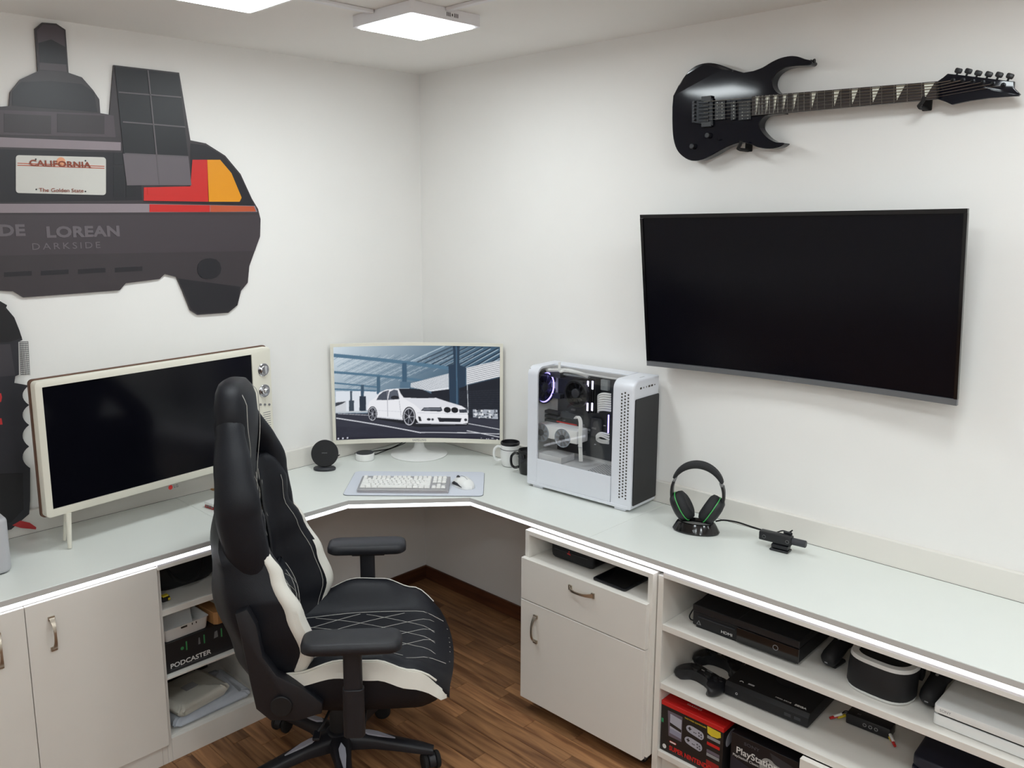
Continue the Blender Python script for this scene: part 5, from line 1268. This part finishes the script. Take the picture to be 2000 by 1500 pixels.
# av adapter with plugs
ap=W('z',Z2+.02,1700,1410); t=thing('video_adapter','small black video adapter with coloured plugs on middle shelf','adapter',rf(ap.x,ap.y,Z2,math.radians(2)))
bm=nb(); box(bm,(0,0,.018),(.125,.050,.034),.005,2); b=obj('body',bm,'black_plastic',t)
for k in range(3): bm=nb(); torus(bm,.0045,.0010,T(-.008+k*.016,-.0252,.018)@RXm(PI/2),18,6); obj('socket',bm,'grey_print',b)
text('lettering','AV',.008,'grey_print',b,TP((-.035,-.01,.0352)))
for s in (-1,1):
    for k,(mn) in enumerate(('yellow_print','white_plastic','red_print')):
        x=s*(.070+.008*k)+( -.016 if s>0 else .0); y=-.012-.010*k if s>0 else -.004-.009*k
        p0=V(x,y,.012+.006*(k%2)); dr_=V(s*.55,-.75,-.15).normalized()
        bm=nb(); cyl(bm,p0,p0+dr_*.026,.0048,12,.0038); pg=obj('plug',bm,mn,t); bm=nb(); tube(bm,spline([p0,p0-dr_*.012+V(0,0,.006),V(s*.05,.0,.028)],5),.0016,6); obj('plug_wire',bm,'rubber',pg)
# navy console at the end
np_=W('z',.398,1778,1478); mat('navy_plastic',(25,28,44),.5,var=.06)
t=thing('navy_console','dark navy slab console standing on the middle shelf','console',rf(np_.x+.004,np_.y,Z2,math.radians(2)))
w,d=.30,.29
bm=nb(); prism(bm,[(x+w/2,y+d/2,.004) for x,y in rrect(w,d,.024,5)],(0,0,.028),.003,2); obj('lower_body',bm,'navy_plastic',t,angle=40); bm=nb(); prism(bm,[(x+w/2,y+d/2+.004,.0325) for x,y in rrect(w,d-.008,.024,5)],(0,0,.032),.006,3); obj('upper_body',bm,'navy_plastic',t,angle=40)
bm=nb(); prism(bm,[(x+w/2,y+d/2,.0005) for x,y in rrect(w-.04,d-.04,.02,4)],(0,0,.0034)); obj('base',bm,'matte_black',t)
# red-topped console box
mat('box_black',(34,31,31),.4,var=.05); mat('box_red',(206,36,34),.38,var=.03); mat('pad_grey',(176,176,188),.5,var=.02); mat('box_lilac',(150,150,170),.5,var=.05); mat('box_dusk',(108,98,110),.5,var=.1,scale=60); mat('deep_red',(150,30,30),.45,var=.03)
t=thing('console_box','black retail box with red top and printed grey gamepads','box',rf(-.468,-1.6985,Z3))
w,d,h=.222,.125,.176
obj('carton',bx(0,w,0,d,.0005,h,.0008,1),'box_black',t); lid=obj('lid',bx(-.0006,w+.0006,-.0006,d+.0006,h-.014,h+.0012,.0008,1),'box_red',t)
def pr(name,pts,m,parent=None,lay=1,y=-.0002):
    parent = parent or t; bm=nb(); prism(bm,[(x,y-lay*.00035,z) for x,z in pts],(0,.00035,0)); return obj(name,bm,m,parent,angle=0)
def prt(name,pts,m,parent,z,lay=1): bm=nb(); prism(bm,[(x,y,z+lay*.0003) for x,y in pts],(0,0,-.0003)); return obj(name,bm,m,parent,angle=0)
pr('picture_back',[(.030,.062),(.078,.062),(.078,.150),(.024,.150)],'box_dusk'); pr('printed_console',[(.034,.075),(.076,.072),(.076,.138),(.034,.142)],'pad_grey',lay=2); pr('printed_shadow',[(.034,.100),(.076,.094),(.076,.104),(.034,.112)],'box_black',lay=3); pr('printed_shadow',[(.034,.075),(.076,.072),(.076,.090),(.034,.092)],'box_lilac',lay=3)
for x0,z0 in ((.092,.112),(.088,.070)):
    pdp=smooth_poly([(x0,z0+.012),(x0+.012,z0+.024),(x0+.046,z0+.020),(x0+.060,z0+.018),(x0+.066,z0+.004),(x0+.058,z0-.010),(x0+.044,z0-.008),(x0+.016,z0-.004),(x0+.004,z0)],2); g=pr('printed_gamepad',pdp,'pad_grey',lay=2)
    cx,cz=x0+.014,z0+.011
    pr('printed_cross',[(cx-.006,cz-.002),(cx-.002,cz-.002),(cx-.002,cz-.006),(cx+.002,cz-.006),(cx+.002,cz-.002),(cx+.006,cz-.002),(cx+.006,cz+.002),(cx+.002,cz+.002),(cx+.002,cz+.006),(cx-.002,cz+.006),(cx-.002,cz+.002),(cx-.006,cz+.002)],'box_black',g,lay=3)
    for dx,dz in ((.047,.011),(.055,.008),(.048,.001),(.056,-.001)): pr('printed_button',[(x0+dx+.003*math.cos(a),z0+dz+.003*math.sin(a)) for a in [2*PI*i/12 for i in range(12)]],'dim_print',g,lay=3)
    for dx in (.028,.034): pr('printed_button',[(x0+dx,z0+.004),(x0+dx+.004,z0+.003),(x0+dx+.004,z0+.006),(x0+dx,z0+.007)],'box_black',g,lay=3)
pr('green_sticker',[(.001,.100),(.009,.100),(.009,.114),(.001,.114)],'print_green' if 'print_green' in MAT else mat('print_green',(44,150,100),.5)); pr('white_badge',[(.016+.007*math.cos(a),.018+.008*math.sin(a)) for a in [2*PI*i/18 for i in range(18)]],'white_print')
pr('red_pill',[(x,z) for x,z in rrect(.026,.007,.0034,4,.047,.044)],'box_red')
pr('pill_inset',[(x,z) for x,z in rrect(.022,.0045,.002,4,.047,.044)],'white_print',lay=2)
text('lettering','SUPER NINTENDO',.0225,'box_red',t,FR((.034,-.0006,.014)),sx=.82,weight=.0006)
text('lettering','TWO WIRED CONTROLLERS',.0062,'yellow_print',t,FR((.086,-.0006,.150)),sx=.95); 
pr('yellow_banner',[(.168,.138),(.182,.132),(.202,.134),(.214,.142),(.212,.158),(.166,.160)],'yellow_print')
for k,(m_,z) in enumerate((('grey_print',.120),('box_red',.098),('box_dusk',.072),('grey_print',.060),('deep_red',.018))): pr('game_thumbnail',[(.168,z),(.212,z-.001),(.212,z+(.009 if k!=4 else .026)),(.168,z+(.010 if k!=4 else .028))],m_)
pdp=[(x,y) for x,y in rrect(.050,.022,.010,4,.098,.060)]; g=prt('printed_gamepad',pdp,'pad_grey',lid,h+.0012,1)
for x in (.084,.112): prt('printed_disc',[(x+.008*math.cos(a),.060+.008*math.sin(a)) for a in [2*PI*i/16 for i in range(16)]],'deep_red',g,h+.0012,2)
text('lettering','CLASSICS',.010,'white_print',lid,TP((.098,.034,h+.0016)),align='CENTER',space=1.3)
bm=nb(); prism(bm,[(w+.0004,y,z) for y,z in smooth_poly([(.02,.10),(.05,.105),(.075,.125),(.07,.150),(.04,.150),(.015,.13)],2)],(.0004,0,0)); obj('side_print',bm,'pad_grey',t,angle=0)
# black console box with controller
t=thing('console_box','black retail box with white lettering and printed controller','box',rf(-.455,-1.940,Z3,math.radians(0)))
w,d,h=.212,.12,.170
mat('box_ink',(25,25,30),.35,var=.05); mat('pad_pale',(160,160,158),.5,var=.03)
obj('carton',bx(0,w,0,d,.0005,h,.0008,1),'box_ink',t); pr('lower_band',[(.002,.002),(w-.002,.002),(w-.002,.045),(.002,.092)],'box_slate' if 'box_slate' in MAT else mat('box_slate',(38,38,50),.4)); pr('picture',[(.145,.115),(.21,.110),(.21,.145),(.125,.160)],'dark_grey')
text('lettering','SONY',.014,'dim_print',t,FR((.042,-.0007,.146)),sx=1.35); text('lettering','PlayStation',.030,'white_print',t,FR((.018,-.0016,.110)),sx=1.02,weight=.0004); text('lettering','PlayStation Classic',.0115,'white_print',t,FR((.008,-.0016,.096)),sx=1.0)
cpad=smooth_poly([(.098,.122),(.112,.138),(.132,.138),(.142,.128),(.170,.126),(.184,.134),(.202,.130),(.209,.112),(.208,.080),(.200,.072),(.192,.084),(.180,.100),(.134,.104),(.122,.094),(.108,.072),(.098,.076),(.094,.100)],2)
g=pr('printed_controller',cpad,'pad_pale',lay=2)
for cx,cz in ((.121,.120),(.188,.113)):
    for dx,dz in ((0,.0065),(0,-.0065),(.008,0),(-.008,0)): pr('printed_button',[(cx+dx+.0034*math.cos(a),cz+dz+.0034*math.sin(a)) for a in [2*PI*i/12 for i in range(12)]],'box_ink',g,lay=3)
for x in (.148,.162): pr('printed_button',[(x,.112),(x+.007,.112),(x+.007,.116),(x,.116)],'box_ink',g,lay=3)

# ------------------------------------------------------------------ rolling cabinet niche
ZN=.6045
p=W('z',ZN,1064,1092); t=thing('black_case','black zip case with a red emblem inside the cabinet niche','case',rf(p.x+.02,p.y-.0,ZN,math.radians(1)))
bm=nb(); box(bm,(.095,.085,.038),(.19,.15,.074),.018,3); b=obj('shell',bm,'matte_black',t,angle=50); bm=nb(); tube(bm,[V(x,.0086 if False else .009,.040) for x in [.02,.17]],.0016,6); obj('zip',bm,'dark_grey',b)
bm=nb(); prism(bm,[(.078,.0095,.034),(.094,.0095,.032),(.087,.0095,.048)],(0,-.0008,0)); obj('emblem',bm,'red_print',b)
q=[W('z',ZN+.009,*a) for a in ((1153,1128),(1228,1157),(1266,1139),(1196,1103))]; ce=(q[0]+q[2])/2; ex_=(q[1]-q[0]); ang=math.atan2(ex_.y,ex_.x)
t=thing('black_tablet','thin black tablet lying in the cabinet niche','tablet',T(ce.x+.030,ce.y+.010,ZN)@RZ(ang)); lw=min((q[1]-q[0]).length,.24)*.86; ld=min(max((q[3]-q[0]).length,.15),.24)
bm=nb(); prism(bm,[(x,y,.0006) for x,y in rrect(lw,ld,.010,5)],(0,0,.0075),.0015,2); obj('body',bm,'black_plastic',t,angle=40); bm=nb(); prism(bm,[(x,y,.0083) for x,y in rrect(lw-.014,ld-.014,.005,4)],(0,0,.0006)); obj('glass',bm,'gloss_black',t)

# ------------------------------------------------------------------ left open shelf contents (faces the room along -y)
LZ1,LZ2,LZ3=.5465,.3035,.0845
t=thing('black_bag','black padded gear bag on the top left shelf','bag',T(-1.44,-.27,LZ1))
rings=[]
for z,a,b in ((.0008,.115,.09),(.02,.128,.105),(.07,.130,.108),(.11,.118,.095),(.125,.085,.06)): rings.append([V(a*abs(math.cos(t_))**.6*(1 if math.cos(t_)>0 else -1)+.006*math.sin(5*t_),b*abs(math.sin(t_))**.6*(1 if math.sin(t_)>0 else -1),z+.004*math.sin(3*t_)*(1 if z>.01 else 0)) for t_ in [2*PI*i/36 for i in range(36)]])
bm=nb(); loft(bm,rings); b=obj('bag_body',bm,'matte_black',t,angle=60); bm=nb(); tube(bm,spline([(-.07,-.09,.09),(-.05,-.125,.05),(-.01,-.135,.03),(.04,-.125,.045),(.07,-.09,.09)],5),.006,8); obj('strap',bm,'rubber',b)
p=W('z',LZ1,321,1180); t=thing('toy_figure','small yellow and black gadget at the front of top left shelf','toy',T(p.x+.012,p.y+.02,LZ1))
bm=nb(); box(bm,(0,0,.009),(.030,.022,.017),.005,2); obj('body',bm,'black_plastic',t); bm=nb(); box(bm,(0,0,.020),(.022,.018,.006),.002,1); obj('cap',bm,'yellow_print',t); bm=nb(); box(bm,(.010,-.0112,.009),(.008,.001,.008)); obj('stripe',bm,'yellow_print',t)
t=thing('podcaster_box','black carton lettered PODCASTER with green accents','box',T(-1.578,-.470,LZ2))
w,d,h=.298,.20,.110
mat('carton_black',(30,30,33),.4,var=.06); mat('accent_green',(60,140,84),.5,var=.1)
obj('carton',bx(0,w,0,d,.0005,h,.0012,1),'carton_black',t); text('lettering','PODCASTER',.0235,'white_print',t,FR((.016,-.0005,.016)),sx=1.12,weight=.0004)
for x in (.075,.140,.205): pr('green_mark',[(x,.062),(x+.005,.062),(x+.005,.094),(x,.094)],'accent_green',t)
pr('green_dot',[(.062+.006*math.cos(a),.074+.006*math.sin(a)) for a in [2*PI*i/14 for i in range(14)]],'accent_green',t); pr('grey_mark',[(.120,.066),(.128,.066),(.126,.090),(.122,.090)],'mid_grey',t); pr('grey_mark',[(.178,.066),(.194,.068),(.192,.092),(.182,.090)],'mid_grey',t)
pr('fine_print',[(.016,.010),(.15,.010),(.15,.0115),(.016,.0115)],'dim_print',t)
t=thing('white_tray','white plastic tray with papers on top of the lettered carton','tray',T(-1.495,-.400,LZ2+.1105)@RZ(math.radians(2)))
bm=nb(); w,d=.165,.13
out=rrect(w,d,.012,4); bm=nb(); loft(bm,[[V(x*k,y*k,z) for x,y in out] for z,k in ((.0005,.92),(.003,.94),(.040,1.0),(.044,1.03),(.044,.97),(.006,.90))],caps=True); obj('tub',bm,'white_plastic',t,angle=40)
for k in range(3): bm=nb(); box(bm,(-.01+.01*k,.01+.012*k,.036+.010*k),(.13-.02*k,.004,.055),.0005,1,m=RXm(-.25)); obj('paper',bm,'white_print' if k!=1 else 'cream_plastic',t)
for x in (-.01,.02,.035): bm=nb(); box(bm,(x,-d/2*1.0-.0008,.036),(.022 if x<0 else .003,.0016,.006)); obj('slot',bm,'seam_dark',t)
t=thing('cardboard_box','small brown cardboard box beside the white tray','box',T(-1.340,-.400,LZ2+.1105)@RZ(math.radians(5)))
bm=nb(); prism(bm,[(x,y,.0005) for x,y in ((-.058,-.055),(-.046,-.066),(.046,-.066),(.058,-.055),(.058,.055),(-.058,.055))],(0,0,.046),.002,1); obj('carton',bm,'cardboard',t); bm=nb(); box(bm,(0,-.0668,.024),(.074,.001,.030)); obj('front_flap',bm,'cardboard',t); bm=nb(); box(bm,(0,0,.047),(.03,.11,.0008)); obj('tape',bm,'cream_plastic',t)
mat('plastic_wrap',(196,202,212),.25,var=.1,scale=25,bump=.6,bscale=40); mat('paper_wrap',(206,204,194),.7,var=.05,bump=.5,bscale=60)
def parcel(label,m,w,d,h,mname,tape,seed):
    rng=random.Random(seed); t=thing('parcel',label,'parcel',m); rings=[]
    n=36
    for z,k in ((.0006,.96),(h*.3,1.02),(h*.55,1.06),(h*.8,1.0),(h,.88)):
        rings.append([V(x*k+rng.uniform(-.004,.004)*(z>.001),y*k+rng.uniform(-.004,.004)*(z>.001),z+(rng.uniform(-.003,.004) if z>.001 else 0)) for x,y in rrect(w,d,.02,8)])
    bm=nb(); loft(bm,rings); b=obj('wrapping',bm,mname,t,angle=70)
    if tape: bm=nb(); box(bm,(0,0,h+.003),(.05,.035,.0012)); obj('address_label',bm,'grey_print',b)
    return t
parcel('flat grey plastic-wrapped parcel on the bottom left shelf',T(-1.412,-.350,LZ3)@RZ(.02),.285,.22,.028,'plastic_wrap',False,3)
parcel('crumpled white paper parcel lying on the plastic-wrapped parcel',T(-1.450,-.360,LZ3+.034)@RZ(math.radians(9)),.200,.18,.040,'paper_wrap',True,4)
t=thing('dark_carton','dark carton standing at the back of bottom left shelf','box',T(-1.42,-.10,LZ3)); obj('carton',bx(-.15,.14,-.06,.06,.0006,.185,.002,1),'carton_black',t,angle=30); bm=nb(); box(bm,(.05,-.0606,.11),(.05,.001,.03)); obj('sticker',bm,'dim_print',t)
